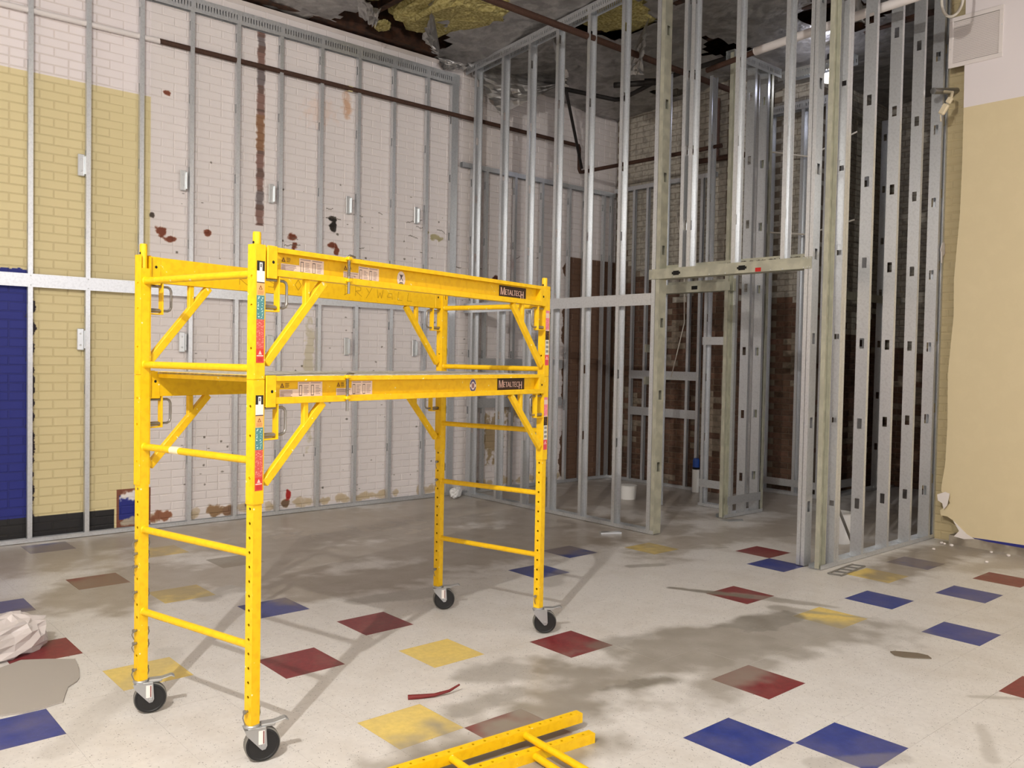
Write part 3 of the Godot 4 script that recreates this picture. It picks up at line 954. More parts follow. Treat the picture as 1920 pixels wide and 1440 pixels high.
# ------------------------------------------------------------------ steel stud framing
func stud_mesh(h: float, depth := 0.092, flange := 0.033, first := 0.5, round_holes := false) -> ArrayMesh:
	# front face at z = 0, web at x = 0 (facing -x), flanges along +x; punched openings every 0.61 m
	var t := 0.0014
	var m := MB.new()
	var hw := 0.036 if depth > 0.06 else 0.016
	var hh := 0.078
	var z0 := -depth * 0.5 + hw * 0.5
	var z1 := -depth * 0.5 - hw * 0.5
	m.slab(Vector3(0, 0, z0), Vector3(t, h, 0))
	m.slab(Vector3(0, 0, -depth), Vector3(t, h, z1))
	var y := 0.0
	var c := first
	while c < h - 0.1:
		m.slab(Vector3(0, y, z1), Vector3(t, c - hh * 0.5, z0))
		y = c + hh * 0.5
		c += 0.61
	m.slab(Vector3(0, y, z1), Vector3(t, h, z0))
	m.slab(Vector3(t, 0, -t), Vector3(flange, h, 0))
	m.slab(Vector3(t, 0, -depth), Vector3(flange, h, -depth + t))
	m.slab(Vector3(flange - t, 0, -0.008), Vector3(flange, h, -t))
	m.slab(Vector3(flange - t, 0, -depth + t), Vector3(flange, h, -depth + 0.008))
	return m.mesh()

func track_mesh(l: float, depth: float, leg: float, slotted: bool) -> ArrayMesh:
	# channel lying along +x, base at y = 0 and legs rising, front face at z = 0
	var t := 0.0014
	var m := MB.new()
	m.slab(Vector3(0, 0, -depth), Vector3(l, t, 0))
	for z in [0.0, -depth + t]:
		if not slotted:
			m.slab(Vector3(0, t, z - t), Vector3(l, leg, z))
			continue
		m.slab(Vector3(0, t, z - t), Vector3(l, leg * 0.34, z))
		m.slab(Vector3(0, leg * 0.72, z - t), Vector3(l, leg, z))
		var n := int(l / 0.0254)
		for k in n + 1:
			m.slab(Vector3(k * 0.0254, leg * 0.34, z - t), Vector3(minf(k * 0.0254 + 0.016, l), leg * 0.72, z))
	return m.mesh()

const FACE_P := Basis(Vector3(0, 0, 1), Vector3(0, 1, 0), Vector3(-1, 0, 0))   # front turned to -x, flanges towards +z
const DOWN := Basis(Vector3(1, 0, 0), Vector3(0, -1, 0), Vector3(0, 0, -1))

func screws(parent: Node, pts: Array, out: Vector3) -> void:
	var s := MB.new()
	for p in pts:
		s.lathe([Vector2(0.005, 0.0), Vector2(0.004, 0.002), Vector2(0.0, 0.003)], 8, p, Basis(Quaternion(Vector3.UP, out)))
	part("screw", s, M.bright_zinc, parent).set_meta("kind", "stuff")

func build_framing() -> void:
	# 1. furring against the painted brick wall
	var g: Material = M.galvanised_steel
	var fz := -5.27
	var a := thing("stud_framing", "long row of thin steel furring studs standing against the painted brick wall", "stud framing")
	var sm := stud_mesh(4.43, 0.041, 0.034, 0.55)
	var xs := [-2.78, -2.37, -1.965, -1.56, -1.156, -0.751, -0.349, 0.060, 0.465, 0.870, 1.278, 1.680, 2.082, 2.492]
	for x in xs: put("stud", sm, g, a, Transform3D(Basis.IDENTITY, Vector3(x, 0.008, fz - 0.001)))
	put("stud", stud_mesh(4.43, 0.041, 0.05, 0.3), g, a, Transform3D(Basis.IDENTITY, Vector3(2.815, 0.008, fz - 0.001)))
	put("stud", sm, g, a, Transform3D(Basis(Vector3.UP, PI), Vector3(2.90, 0.008, fz - 0.042)))
	put("floor_track", track_mesh(6.0, 0.044, 0.032, false), g, a, Transform3D(Basis.IDENTITY, Vector3(-3.09, 0.004, fz + 0.001)))
	put("top_track", track_mesh(6.0, 0.044, 0.115, true), g, a, Transform3D(Basis(Vector3(1, 0, 0), Vector3(0, -1, 0), Vector3(0, 0, -1)), Vector3(-3.09, 4.452, fz - 0.043)))
	var st := MB.new()
	st.slab(Vector3(-3.09, 1.945, fz), Vector3(2.9, 2.045, fz + 0.0015))
	part("backing_strap", st, g, a, "wide flat steel strap screwed across the studs")
	var sp := []
	for x in xs: sp.append_array([Vector3(x + 0.018, 2.03, fz + 0.0015), Vector3(x + 0.018, 1.96, fz + 0.0015)])
	screws(a, sp, Vector3.BACK)
	for k in 5:
		for y in [2.92, 1.56]:
			var c := MB.new()
			var x := -0.775 + k * 0.795
			c.cbox(Vector3(x - 0.006, y, fz - 0.030), Vector3(0.05, 0.17, 0.014), 0.004)
			c.slab(Vector3(x + 0.017, y - 0.07, fz - 0.04), Vector3(x + 0.0235, y + 0.07, fz - 0.006))
			for s in [-0.045, 0.045]: c.lathe([Vector2(0.008, 0), Vector2(0.006, 0.004), Vector2(0, 0.005)], 8, Vector3(x - 0.006, y + s, fz - 0.023), Basis(Quaternion(Vector3.UP, Vector3.BACK)))
			part("wall_clip", c, M.bright_zinc, a, "small bright clip fixing a stud to the wall")
	# 2. partition in front of the back room, with the doorway
	var p := thing("stud_partition", "tall steel stud partition with a framed doorway left of its corner post", "stud framing")
	var top := func(z: float) -> float: return 4.545 + 0.075 * (z + 5.33)
	var H: float = top.call(-1.2)
	for z in [-5.135, -4.70, -4.30, -3.91, -3.502, -3.09]:
		put("stud", stud_mesh(top.call(z), 0.092, 0.033, 0.78 + 0.1 * sin(z * 9.0)), g, p, Transform3D(FACE_P, Vector3(3.0, 0.008, z)))
	put("stud", stud_mesh(top.call(-2.7), 0.092, 0.04, 0.55), g, p, Transform3D(FACE_P, Vector3(3.0, 0.008, -2.69)))
	put("stud", stud_mesh(top.call(-2.6), 0.092, 0.04, 0.57), M.galvanised_header, p, Transform3D(Basis(Vector3(0, 0, -1), Vector3.UP, Vector3(1, 0, 0)), Vector3(3.092, 0.008, -2.606)))
	put("floor_track", track_mesh(2.68, 0.095, 0.032, false), g, p, Transform3D(FACE_P, Vector3(2.9985, 0.004, -5.29)))
	put("top_track", track_mesh(4.2, 0.095, 0.09, true), g, p, Transform3D(Basis(Vector3(0, 0.0748, 0.9972), Vector3(0, -0.9972, 0.0748), Vector3(1, 0, 0)), Vector3(3.0935, 4.565, -5.29)))
	var bs := MB.new()
	bs.slab(Vector3(2.997, 1.95, -5.25), Vector3(2.9985, 2.05, -2.69))
	part("backing_strap", bs, g, p, "wide flat steel strap screwed across the studs")
	# corner post
	put("stud", stud_mesh(H, 0.092, 0.033, 0.43), g, p, Transform3D(Basis(Vector3(0, 0, -1), Vector3.UP, Vector3(1, 0, 0)), Vector3(3.092, 0.008, -1.212)))
	put("stud", stud_mesh(H, 0.092, 0.033, 0.43), g, p, Transform3D(FACE_P, Vector3(3.0, 0.008, -1.275)))
	# header with cripple studs above
	var hd := MB.new()
	var zt := -2.715
	hd.slab(Vector3(2.995, 2.162, zt), Vector3(2.9965, 2.248, -1.216))
	hd.slab(Vector3(2.995, 2.162, zt), Vector3(3.094, 2.1635, -1.216))
	hd.slab(Vector3(3.0925, 2.162, zt + 0.05), Vector3(3.094, 2.285, -1.27))
	hd.slab(Vector3(2.9965, 2.24, zt + 0.05), Vector3(3.094, 2.2415, -1.27))
	part("door_header", hd, M.galvanised_header, p, "pale steel channel spanning the doorway")
	var ko := MB.new()
	for z in [-2.43, -1.80]:
		ko.slab(Vector3(2.9944, 2.186, z - 0.03), Vector3(2.995, 2.222, z + 0.03))
		ko.slab(Vector3(2.9942, 2.195, z - 0.043), Vector3(2.995, 2.213, z + 0.043))
	part("knockout", ko, M.hole_dark, p, "dark cross-shaped opening in the header").set_meta("kind", "stuff")
	var tp := MB.new()
	tp.slab(Vector3(2.9938, 2.166, -1.68), Vector3(2.9948, 2.196, -1.63))
	part("tape_mark", tp, M.red_tape, p, "small red tape mark on the header")
	var ink := MB.new()
	var zi := -2.0
	var r2 := RandomNumberGenerator.new()
	r2.seed = 12
	while zi < -1.29:
		for k in r2.randi_range(3, 8):
			var w := r2.randf_range(0.005, 0.009)
			ink.slab(Vector3(3.0919, 2.256, zi), Vector3(3.0924, 2.256 + r2.randf_range(0.008, 0.014), zi + w))
			zi += w + 0.003
		zi += 0.025
	part("printed_marking", ink, M.ink, p, "line of black stencilled print along the back leg of the header").set_meta("kind", "stuff")
	var dots := []
	for z in [-2.69, -2.45, -2.1, -1.95, -1.55, -1.45, -1.28, -1.25, -1.23]:
		dots.append(Vector3(2.995, 2.172, z))
		if z > -1.3 or z < -2.6: dots.append(Vector3(2.995, 2.24, z))
	screws(p, dots, Vector3.LEFT)
	for z in [-2.335, -1.905, -1.475]:
		put("stud", stud_mesh(top.call(z) - 2.24, 0.092, 0.033, 0.35), g, p, Transform3D(FACE_P, Vector3(3.0, 2.2425, z)))
	put("stud", stud_mesh(top.call(-2.4) - 2.24, 0.092, 0.033, 0.35), g, p, Transform3D(Basis(Vector3(0, 0, -1), Vector3.UP, Vector3(1, 0, 0)), Vector3(3.092, 2.2425, -2.375)))
	# 3. partition running away to the right-hand wall
	var q := thing("stud_partition", "steel stud partition running from the corner post to the tan wall", "stud framing")
	put("stud", stud_mesh(H, 0.092, 0.033, 0.46), M.galvanised_header, q, Transform3D(FACE_P, Vector3(3.0, 0.008, -1.128)))
	put("stud", stud_mesh(H, 0.092, 0.035, 0.47), g, q, Transform3D(Basis(Vector3.UP, PI), Vector3(3.215, 0.008, -1.172)))
	put("stud", stud_mesh(H, 0.092, 0.035, 0.43), g, q, Transform3D(Basis.IDENTITY, Vector3(3.217, 0.008, -1.08)))
	for x in [3.598, 4.012, 4.410, 4.778]:
		put("stud", stud_mesh(H, 0.092, 0.033, 0.41), g, q, Transform3D(Basis.IDENTITY, Vector3(x, 0.008, -1.08)))
	put("stud", stud_mesh(H, 0.092, 0.033, 0.5), g, q, Transform3D(Basis(Vector3.UP, PI), Vector3(4.902, 0.008, -1.172)))
	put("floor_track", track_mesh(1.90, 0.095, 0.032, false), g, q, Transform3D(Basis.IDENTITY, Vector3(2.998, 0.004, -1.0785)))
	put("top_track", track_mesh(1.90, 0.095, 0.09, true), g, q, Transform3D(DOWN, Vector3(2.998, 4.875, -1.1735)))
	# 4. low furring in the back room
	var r := thing("stud_framing", "low steel furring lining the corner of the back room behind the partition", "stud framing")
	for x in [3.09, 3.28, 3.70, 4.115, 4.56, 4.82, 5.16, 5.30]:
		put("stud", stud_mesh(3.53, 0.041, 0.034, 0.9), g, r, Transform3D(Basis.IDENTITY, Vector3(x, 0.008, -5.25)))
	put("floor_track", track_mesh(2.3, 0.044, 0.032, false), g, r, Transform3D(Basis.IDENTITY, Vector3(3.05, 0.004, -5.249)))
	put("top_track", track_mesh(2.42, 0.044, 0.05, false), g, r, Transform3D(DOWN, Vector3(2.95, 3.55, -5.295)))
	for z in [-5.16, -4.95, -4.74, -4.45, -4.1, -3.95]:
		put("stud", stud_mesh(3.58, 0.041, 0.034, 0.6), g, r, Transform3D(FACE_P, Vector3(5.35, 0.008, z)))
	put("floor_track", track_mesh(1.4, 0.044, 0.032, false), g, r, Transform3D(FACE_P, Vector3(5.349, 0.004, -5.25)))
	put("top_track", track_mesh(1.5, 0.044, 0.05, false), g, r, Transform3D(Basis(Vector3(0, 0, 1), Vector3(0, -1, 0), Vector3(1, 0, 0)), Vector3(5.395, 3.6, -5.25)))
	for y in [0.98, 1.42]:
		var b2 := MB.new()
		b2.slab(Vector3(3.1, y - 0.05, -5.249), Vector3(4.5, y + 0.05, -5.2475))
		part("backing_strap", b2, g, r)
		b2 = MB.new()
		b2.slab(Vector3(5.347, y - 0.16, -4.95), Vector3(5.3485, y - 0.06, -3.95))
		part("backing_strap", b2, g, r)
	for y in [1.25, 1.62]:
		var b3 := MB.new()
		b3.slab(Vector3(5.0, y - 0.045, -4.42), Vector3(5.34, y + 0.045, -4.40))
		b3.cbox(Vector3(5.34, y, -4.42), Vector3(0.03, 0.09, 0.08), 0.003)
		part("strap_bracket", b3, M.galvanised_header, r)
	# 5. inner partition with a second door header
	var s := thing("stud_partition", "inner steel stud partition seen through the doorway, with a second door header", "stud framing")
	put("stud", stud_mesh(4.36, 0.092, 0.036, 0.45), M.galvanised_header, s, Transform3D(FACE_P, Vector3(4.155, 0.008, -2.76)))
	put("stud", stud_mesh(4.36, 0.092, 0.036, 0.4), g, s, Transform3D(Basis.IDENTITY, Vector3(4.25, 0.008, -2.70)))
	for x in [4.48, 4.70]: put("stud", stud_mesh(4.36, 0.092, 0.034, 0.36), g, s, Transform3D(Basis.IDENTITY, Vector3(x, 0.008, -2.70)))
	put("stud", stud_mesh(4.36, 0.092, 0.034, 0.36), M.galvanised_header, s, Transform3D(Basis(Vector3.UP, PI), Vector3(4.80, 0.008, -2.792)))
	put("floor_track", track_mesh(0.65, 0.095, 0.032, false), g, s, Transform3D(Basis.IDENTITY, Vector3(4.155, 0.004, -2.699)))
	put("top_track", track_mesh(0.8, 0.095, 0.09, true), g, s, Transform3D(DOWN, Vector3(4.13, 4.38, -2.793)))
	var rs := MB.new()
	rs.slab(Vector3(4.2, 0.125, -2.6995), Vector3(4.76, 0.205, -2.698))
	part("backing_strap", rs, g, s)
	var h2 := MB.new()
	h2.slab(Vector3(4.151, 2.15, -3.5), Vector3(4.1525, 2.236, -2.70))
	h2.slab(Vector3(4.151, 2.15, -3.5), Vector3(4.248, 2.1515, -2.70))
	h2.slab(Vector3(4.2465, 2.15, -3.5), Vector3(4.248, 2.27, -2.70))
	part("door_header", h2, M.galvanised_header, s, "second pale door header further in")
	var k2 := MB.new()
	k2.slab(Vector3(4.1503, 2.176, -3.14), Vector3(4.151, 2.212, -3.07))
	part("knockout", k2, M.hole_dark, s)
	put("stud", stud_mesh(4.36, 0.092, 0.036, 0.42), g, s, Transform3D(FACE_P, Vector3(4.155, 0.008, -3.54)))
	for x in [4.57, 4.9]: put("stud", stud_mesh(4.36, 0.092, 0.034, 0.7), g, s, Transform3D(FACE_P, Vector3(x, 0.008, -3.29 + (x - 4.57))))
	put("floor_track", track_mesh(0.36, 0.095, 0.032, false), g, s, Transform3D(FACE_P, Vector3(4.569, 0.004, -3.31)))
	var s3 := MB.new()
	s3.slab(Vector3(4.566, 0.2, -3.3), Vector3(4.5675, 0.28, -2.95))
	part("backing_strap", s3, g, s)
	s3 = MB.new()
	s3.slab(Vector3(4.566, 1.65, -3.3), Vector3(4.5675, 1.73, -2.95))
	part("backing_strap", s3, g, s)
	# 6. furring of the deeper room
	var d := thing("stud_framing", "dim steel framing of the deeper room behind the stud row", "stud framing")
	for z in [-3.5, -3.1]: put("stud", stud_mesh(4.36, 0.092, 0.034, 0.5), g, d, Transform3D(FACE_P, Vector3(6.0, 0.008, z)))
	for z in [-2.86, -2.8]: put("stud", stud_mesh(4.36, 0.092, 0.034, 0.55), g, d, Transform3D(Basis.IDENTITY, Vector3(6.0 + (z + 2.86) * 6.0, 0.008, -2.72)))
	for x in [6.9, 7.35]: put("stud", stud_mesh(4.36, 0.092, 0.034, 0.5), g, d, Transform3D(Basis.IDENTITY, Vector3(x, 0.008, -2.75)))
	var d1 := MB.new()
	d1.slab(Vector3(5.997, 0.1, -3.6), Vector3(5.9985, 0.18, -2.72))
	part("backing_strap", d1, g, d)
	d1 = MB.new()
	d1.slab(Vector3(6.02, 0.1, -2.7185), Vector3(6.9, 0.19, -2.717))
	part("backing_strap", d1, g, d)
	var d2 := MB.new()
	d2.slab(Vector3(6.3, 2.2, -2.719), Vector3(7.7, 2.29, -2.717))
	part("door_header", d2, M.galvanised_header, d)
	put("floor_track", track_mesh(0.9, 0.095, 0.032, false), g, d, Transform3D(FACE_P, Vector3(5.999, 0.004, -3.6)))
	put("floor_track", track_mesh(1.7, 0.095, 0.032, false), g, d, Transform3D(Basis.IDENTITY, Vector3(6.0, 0.004, -2.719)))
	put("top_track", track_mesh(0.8, 0.095, 0.09, true), M.bright_zinc, d, Transform3D(Basis(Vector3(0, 0, 1), Vector3(0, -1, 0), Vector3(1, 0, 0)), Vector3(5.2, 4.42, -2.85)))
	put("top_track", track_mesh(1.0, 0.095, 0.09, true), g, d, Transform3D(Basis(Vector3(0, 0, 1), Vector3(0, -1, 0), Vector3(1, 0, 0)), Vector3(6.09, 4.38, -3.6)))

# ------------------------------------------------------------------ rolling scaffold
const SL := 0.9376
const SW := 0.350
var post_holes := []

func scaffold_frame(parent: Node, ph: Array, top: float, bottom: float, stubs := true) -> void:
	var s := 0.0188
	for sb in [-1.0, 1.0]:
		var m := MB.new()
		for sa in [-1.0, 1.0]:
			m.holed(Vector3(sa * s, bottom, sb * SW - s), Vector3(0, 0, 1), Vector3.UP, s * 2.0, top - bottom, ph.map(func(h): return h - bottom), 0.0058, Vector3(sa, 0, 0))
			m.quad(Vector3(-s, bottom, sb * SW + sa * s), Vector3(s, bottom, sb * SW + sa * s), Vector3(s, top, sb * SW + sa * s), Vector3(-s, top, sb * SW + sa * s), Vector3(0, 0, sa))
		for y in [bottom, top]:
			m.quad(Vector3(-s, y, sb * SW - s), Vector3(s, y, sb * SW - s), Vector3(s, y, sb * SW + s), Vector3(-s, y, sb * SW + s), Vector3(0, 1 if y == top else -1, 0))
		part("post", m, M.yellow_paint, parent)
		if stubs:
			var t := MB.new()
			t.tube([Vector3(0, top - 0.02, sb * SW), Vector3(0, 1.899, sb * SW)], 0.0148, 16)
			t.tube([Vector3(0, 1.899, sb * SW), Vector3(0, 1.903, sb * SW)], 0.0135, 16)
			part("stub_tube", t, M.yellow_paint, parent)
			var hh := MB.new()
			hh.lathe([Vector2(0.0055, 0), Vector2(0.0, 0.0004)], 10, Vector3(-0.0147, 1.865, sb * SW), Basis(Quaternion(Vector3.UP, Vector3.LEFT)))
			part("pin_hole", hh, M.hole_dark, parent)
	for y in [1.755, 1.42, 1.09, 0.755, 0.422]:
		var r := MB.new()
		r.tube([Vector3(0, y, -SW + s), Vector3(0, y, SW - s)], 0.0138, 14, false)
		for e in [-1.0, 1.0]: r.lathe([Vector2(0.0165, 0), Vector2(0.0138, 0.005)], 14, Vector3(0, y, e * (SW - s)), Basis(Quaternion(Vector3.UP, Vector3(0, 0, -e))))
		part("rung", r, M.yellow_paint, parent)

func side_rail(sc: Node, sb: float, y0: float, y1: float, s0: float, s1: float, lower: bool) -> void:
	var rail := Node3D.new()
	rail.name = "side_rail"
	sc.add_child(rail, true)
	var Y: Material = M.yellow_paint
	var zi := sb * (SW - 0.006)          # web
	var zo := sb * (SW + 0.024)          # lips
	var ch := MB.new()
	var e := 0.868
	ch.box(Vector3(0, (y0 + y1) * 0.5, zi), Vector3(e * 2, y1 - y0, 0.003))
	for y in [y0 + 0.0015, y1 - 0.0015]: ch.box(Vector3(0, y, (zi + zo) * 0.5), Vector3(e * 2, 0.003, absf(zo - zi)))
	ch.cbox(Vector3(0, y1 - 0.009, zo), Vector3(e * 2, 0.018, 0.004), 0.0015)
	ch.cbox(Vector3(0, y0 + 0.0125, zo), Vector3(e * 2, 0.025, 0.004), 0.0015)
	part("channel", ch, Y, rail)
	for sa in [-1.0, 1.0]:
		var ep := MB.new()
		if sa < 0.0:
			ep.cbox(Vector3(-0.890, (y0 + y1) * 0.5 - 0.004, zo + sb * 0.002), Vector3(0.045, y1 - y0 + 0.014, 0.006), 0.002)
			ep.cbox(Vector3(-0.890, (y0 + y1) * 0.5 - 0.004, zi), Vector3(0.05, y1 - y0 + 0.01, 0.006), 0.002)
		else:
			ep.cbox(Vector3(0.890, (y0 + y1) * 0.5, zi), Vector3(0.05, y1 - y0, 0.006), 0.002)
			ep.cbox(Vector3(0.866, (y0 + y1) * 0.5, (zi + zo) * 0.5), Vector3(0.005, y1 - y0, 0.03), 0.001)
			ep.cbox(Vector3(0.893, (y0 + y1) * 0.5, zo - sb * 0.001), Vector3(0.045, y1 - y0, 0.004), 0.001)
		part("end_plate", ep, Y, rail)
		var bolt := MB.new()
		bolt.lathe([Vector2(0.006, 0), Vector2(0, 0.0005)], 10, Vector3(sa * 0.887, y1 - 0.055, zo + sb * 0.0052), Basis(Quaternion(Vector3.UP, Vector3(0, 0, sb))))
		bolt.lathe([Vector2(0.006, 0), Vector2(0, 0.0005)], 10, Vector3(sa * 0.887, y1 - 0.04, zi - sb * 0.0035), Basis(Quaternion(Vector3.UP, Vector3(0, 0, -sb))))
		part("bolt_hole", bolt, M.hole_dark, rail)
		# sleeve: a channel open towards the inside of the tower
		var sl := MB.new()
		var c: float = sa * SL
		var hs := []
		for h in ([1.745, 1.643, 1.49] if not lower else [1.285, 1.18, 1.03]): hs.append(h - s0)
		var zc := sb * SW
		for f in [-1.0, 1.0]:
			var za := minf(zc - sb * 0.0195, zc + sb * 0.0225)
			sl.holed(Vector3(c + f * 0.0225, s0, za), Vector3(0, 0, 1), Vector3.UP, 0.042, s1 - s0, hs, 0.0056, Vector3(f, 0, 0))
			sl.quad(Vector3(c + f * 0.0225, s0, zc - sb * 0.0195), Vector3(c + f * 0.0195, s0, zc - sb * 0.0195), Vector3(c + f * 0.0195, s1, zc - sb * 0.0195), Vector3(c + f * 0.0225, s1, zc - sb * 0.0195), Vector3(0, 0, -sb))
			for y in [s0, s1]: sl.quad(Vector3(c + f * 0.0225, y, zc - sb * 0.0195), Vector3(c + f * 0.0192, y, zc - sb * 0.0195), Vector3(c + f * 0.0192, y, zc + sb * 0.0225), Vector3(c + f * 0.0225, y, zc + sb * 0.0225), Vector3(0, 1 if y == s1 else -1, 0))
		sl.cbox(Vector3(c, (s0 + s1) * 0.5, zc + sb * 0.0212), Vector3(0.045, s1 - s0, 0.0035), 0.0012)
		part("sleeve", sl, Y, rail)
		# diagonal brace, short strut, bracket and spring lock
		var zb := sb * (SW + 0.008)
		var br := MB.new()
		br.bar(Vector3(sa * 0.628, y0 - 0.001, zb), Vector3(sa * 0.903, y0 - (0.315 if not lower else 0.285), zb), 0.031, 0.022, Vector3(0, 0, 1), 0.002)
		part("brace", br, Y, rail)
		var vs := MB.new()
		vs.bar(Vector3(sa * 0.716, y0, zb), Vector3(sa * 0.716, y0 - 0.105, zb), 0.022, 0.02, Vector3(0, 0, 1), 0.002)
		part("strut", vs, Y, rail)
		var bk := MB.new()
		bk.bar(Vector3(sa * 0.853, y0, zb), Vector3(sa * 0.853, y0 - 0.128, zb), 0.005, 0.03, Vector3(0, 0, 1), 0.001)
		bk.bar(Vector3(sa * 0.853, y0 - 0.126, zb), Vector3(sa * 0.915, y0 - 0.126, zb), 0.005, 0.03, Vector3(0, 0, 1), 0.001)
		part("lock_bracket", bk, Y, rail)
		var ln := MB.new()
		var a0: float = sa * 0.915
		var a1: float = sa * 0.808
		var t := y0 - 0.014
		var b := y0 - 0.112
		ln.tube([Vector3(a0, t, zb), Vector3(a1 + sa * 0.016, t, zb), Vector3(a1 + sa * 0.005, t - 0.005, zb), Vector3(a1, t - 0.016, zb), Vector3(a1, b + 0.016, zb), Vector3(a1 + sa * 0.005, b + 0.005, zb), Vector3(a1 + sa * 0.016, b, zb), Vector3(a0, b, zb)], 0.0052, 10)
		ln.tube([Vector3(a0, b, zb), Vector3(sa * 0.862, b, zb)], 0.0085, 10)
		part("spring_lock", ln, M.rod_steel, rail, "grey steel spring lock handle")
	if sb > 0.0:
		var cl := MB.new()
		cl.tube([Vector3(-0.52, y1 + 0.006, zo + 0.008), Vector3(-0.52, y0 - 0.038, zo + 0.008)], 0.0055, 10)
		for k in 14: cl.lathe([Vector2(0.0055, 0), Vector2(0.0072, 0.0015), Vector2(0.0055, 0.003)], 10, Vector3(-0.52, y0 + 0.03 + k * 0.0042, zo + 0.008))
		cl.tube([Vector3(-0.52, y1 + 0.006, zo + 0.008), Vector3(-0.515, y1 + 0.01, zo + 0.008), Vector3(-0.47, y1 + 0.008, zo - 0.01)], 0.004, 8)
		part("deck_latch_pin", cl, M.rod_steel, rail, "upright spring latch pin")
		var cc := MB.new()
		for y in [y1 - 0.004, y0 + 0.014]: cc.cbox(Vector3(-0.52, y, zo + 0.008), Vector3(0.026, 0.014, 0.02), 0.004)
		part("latch_lug", cc, Y, rail)
		var lab := MB.new()
		var ly := (y0 + y1) * 0.5 - 0.002
		var lz := zi + 0.0022
		lab.quad(Vector3(-0.826, ly - 0.03, lz), Vector3(-0.618, ly - 0.03, lz), Vector3(-0.618, ly + 0.03, lz), Vector3(-0.826, ly + 0.03, lz), Vector3.BACK)
		part("notice_label", lab, decal(rail_label(3 + int(lower)), "notice_a%d" % int(lower)), rail, "white printed notice on the rail")
		var lab2 := MB.new()
		var lx := -0.515 if not lower else -0.545
		lab2.quad(Vector3(lx, ly - 0.03, lz), Vector3(lx + 0.2, ly - 0.03, lz), Vector3(lx + 0.2, ly + 0.03, lz), Vector3(lx, ly + 0.03, lz), Vector3.BACK)
		part("notice_label", lab2, decal(rail_label(9 + int(lower)), "notice_b%d" % int(lower)), rail, "white printed notice on the rail")
		var rd := MB.new()
		var rx := -0.179 if not lower else 0.335
		rd.quad(Vector3(rx - 0.026, ly - 0.034, lz), Vector3(rx + 0.026, ly - 0.034, lz), Vector3(rx + 0.026, ly + 0.034, lz), Vector3(rx - 0.026, ly + 0.034, lz), Vector3.BACK)
		part("round_sticker", rd, decal(round_label(int(lower)), "round_%d" % int(lower)), rail, "oval white sticker")
		var plate := MB.new()
		plate.box(Vector3(0.65, ly + 0.002, lz), Vector3(0.236, 0.062, 0.001))
		part("logo_plate", plate, M.logo_plate, rail, "dark maker's plate")
		var f := SystemFont.new()
		f.font_names = PackedStringArray(["Droid Sans"])
		var x := 0.545
		for w in [["M", 56], ["ETALTEC", 40], ["H", 56]]:
			var tm := TextMesh.new()
			tm.text = w[0]
			tm.font = f
			tm.font_size = w[1]
			tm.pixel_size = 0.0009
			tm.depth = 0.0008
			tm.horizontal_alignment = HORIZONTAL_ALIGNMENT_LEFT
			tm.vertical_alignment = VERTICAL_ALIGNMENT_BOTTOM
			var bb := tm.get_aabb()
			put("logo_lettering", tm, M.logo_ink, rail, Transform3D(Basis.IDENTITY, Vector3(x - bb.position.x, ly - (0.013 if w[0] == "M" else 0.021 if w[0] == "H" else 0.011) - bb.position.y, lz + 0.001)))
			x += bb.size.x + 0.004
	elif not lower:
		# faint handwriting on the flat inner face of the rear rail
		var hw := MB.new()
		var zf := zi + 0.0022
		var letters := {"R": [[0, 0, 0, 1], [0, 1, 0.5, 0.9], [0.5, 0.9, 0.5, 0.6], [0.5, 0.6, 0, 0.5], [0.05, 0.5, 0.6, 0]], "U": [[0, 1, 0.05, 0.2], [0.05, 0.2, 0.3, 0], [0.3, 0, 0.5, 0.3], [0.5, 0.3, 0.5, 1]], "S": [[0.5, 0.9, 0.1, 0.9], [0.1, 0.9, 0.05, 0.6], [0.05, 0.6, 0.45, 0.4], [0.45, 0.4, 0.4, 0.05], [0.4, 0.05, 0, 0.1]], "O": [[0.25, 1, 0, 0.5], [0, 0.5, 0.25, 0], [0.25, 0, 0.5, 0.5], [0.5, 0.5, 0.25, 1]], "D": [[0.1, 1, 0.1, 0], [0, 1, 0.5, 0.8], [0.5, 0.8, 0.5, 0.3], [0.5, 0.3, 0, 0]], "Y": [[0, 0.9, 0.25, 0.5], [0.55, 1, 0, -0.1]], "W": [[0, 0.9, 0.1, 0], [0.1, 0, 0.3, 0.6], [0.3, 0.6, 0.45, 0], [0.45, 0, 0.6, 0.9]], "a": [[0.45, 0.6, 0.1, 0.6], [0.1, 0.6, 0, 0.2], [0, 0.2, 0.4, 0.2], [0.45, 0.65, 0.5, 0]], "L": [[0.1, 0.9, 0, 0], [0, 0, 0.5, 0]], "-": [[0, 0.5, 0.4, 0.5]]}
		var hx := -0.48
		for chr in "RUS O   DRYWaLL":
			if letters.has(chr):
				for s in letters[chr]:
					hw.bar(Vector3(hx + s[0] * 0.075, y0 + 0.025 + s[1] * 0.05, zf), Vector3(hx + s[2] * 0.075, y0 + 0.025 + s[3] * 0.05, zf), 0.0022, 0.0006)
			hx += 0.079
		part("handwriting", hw, M.pencil, rail, "faint handwritten word on the rail").set_meta("kind", "stuff")

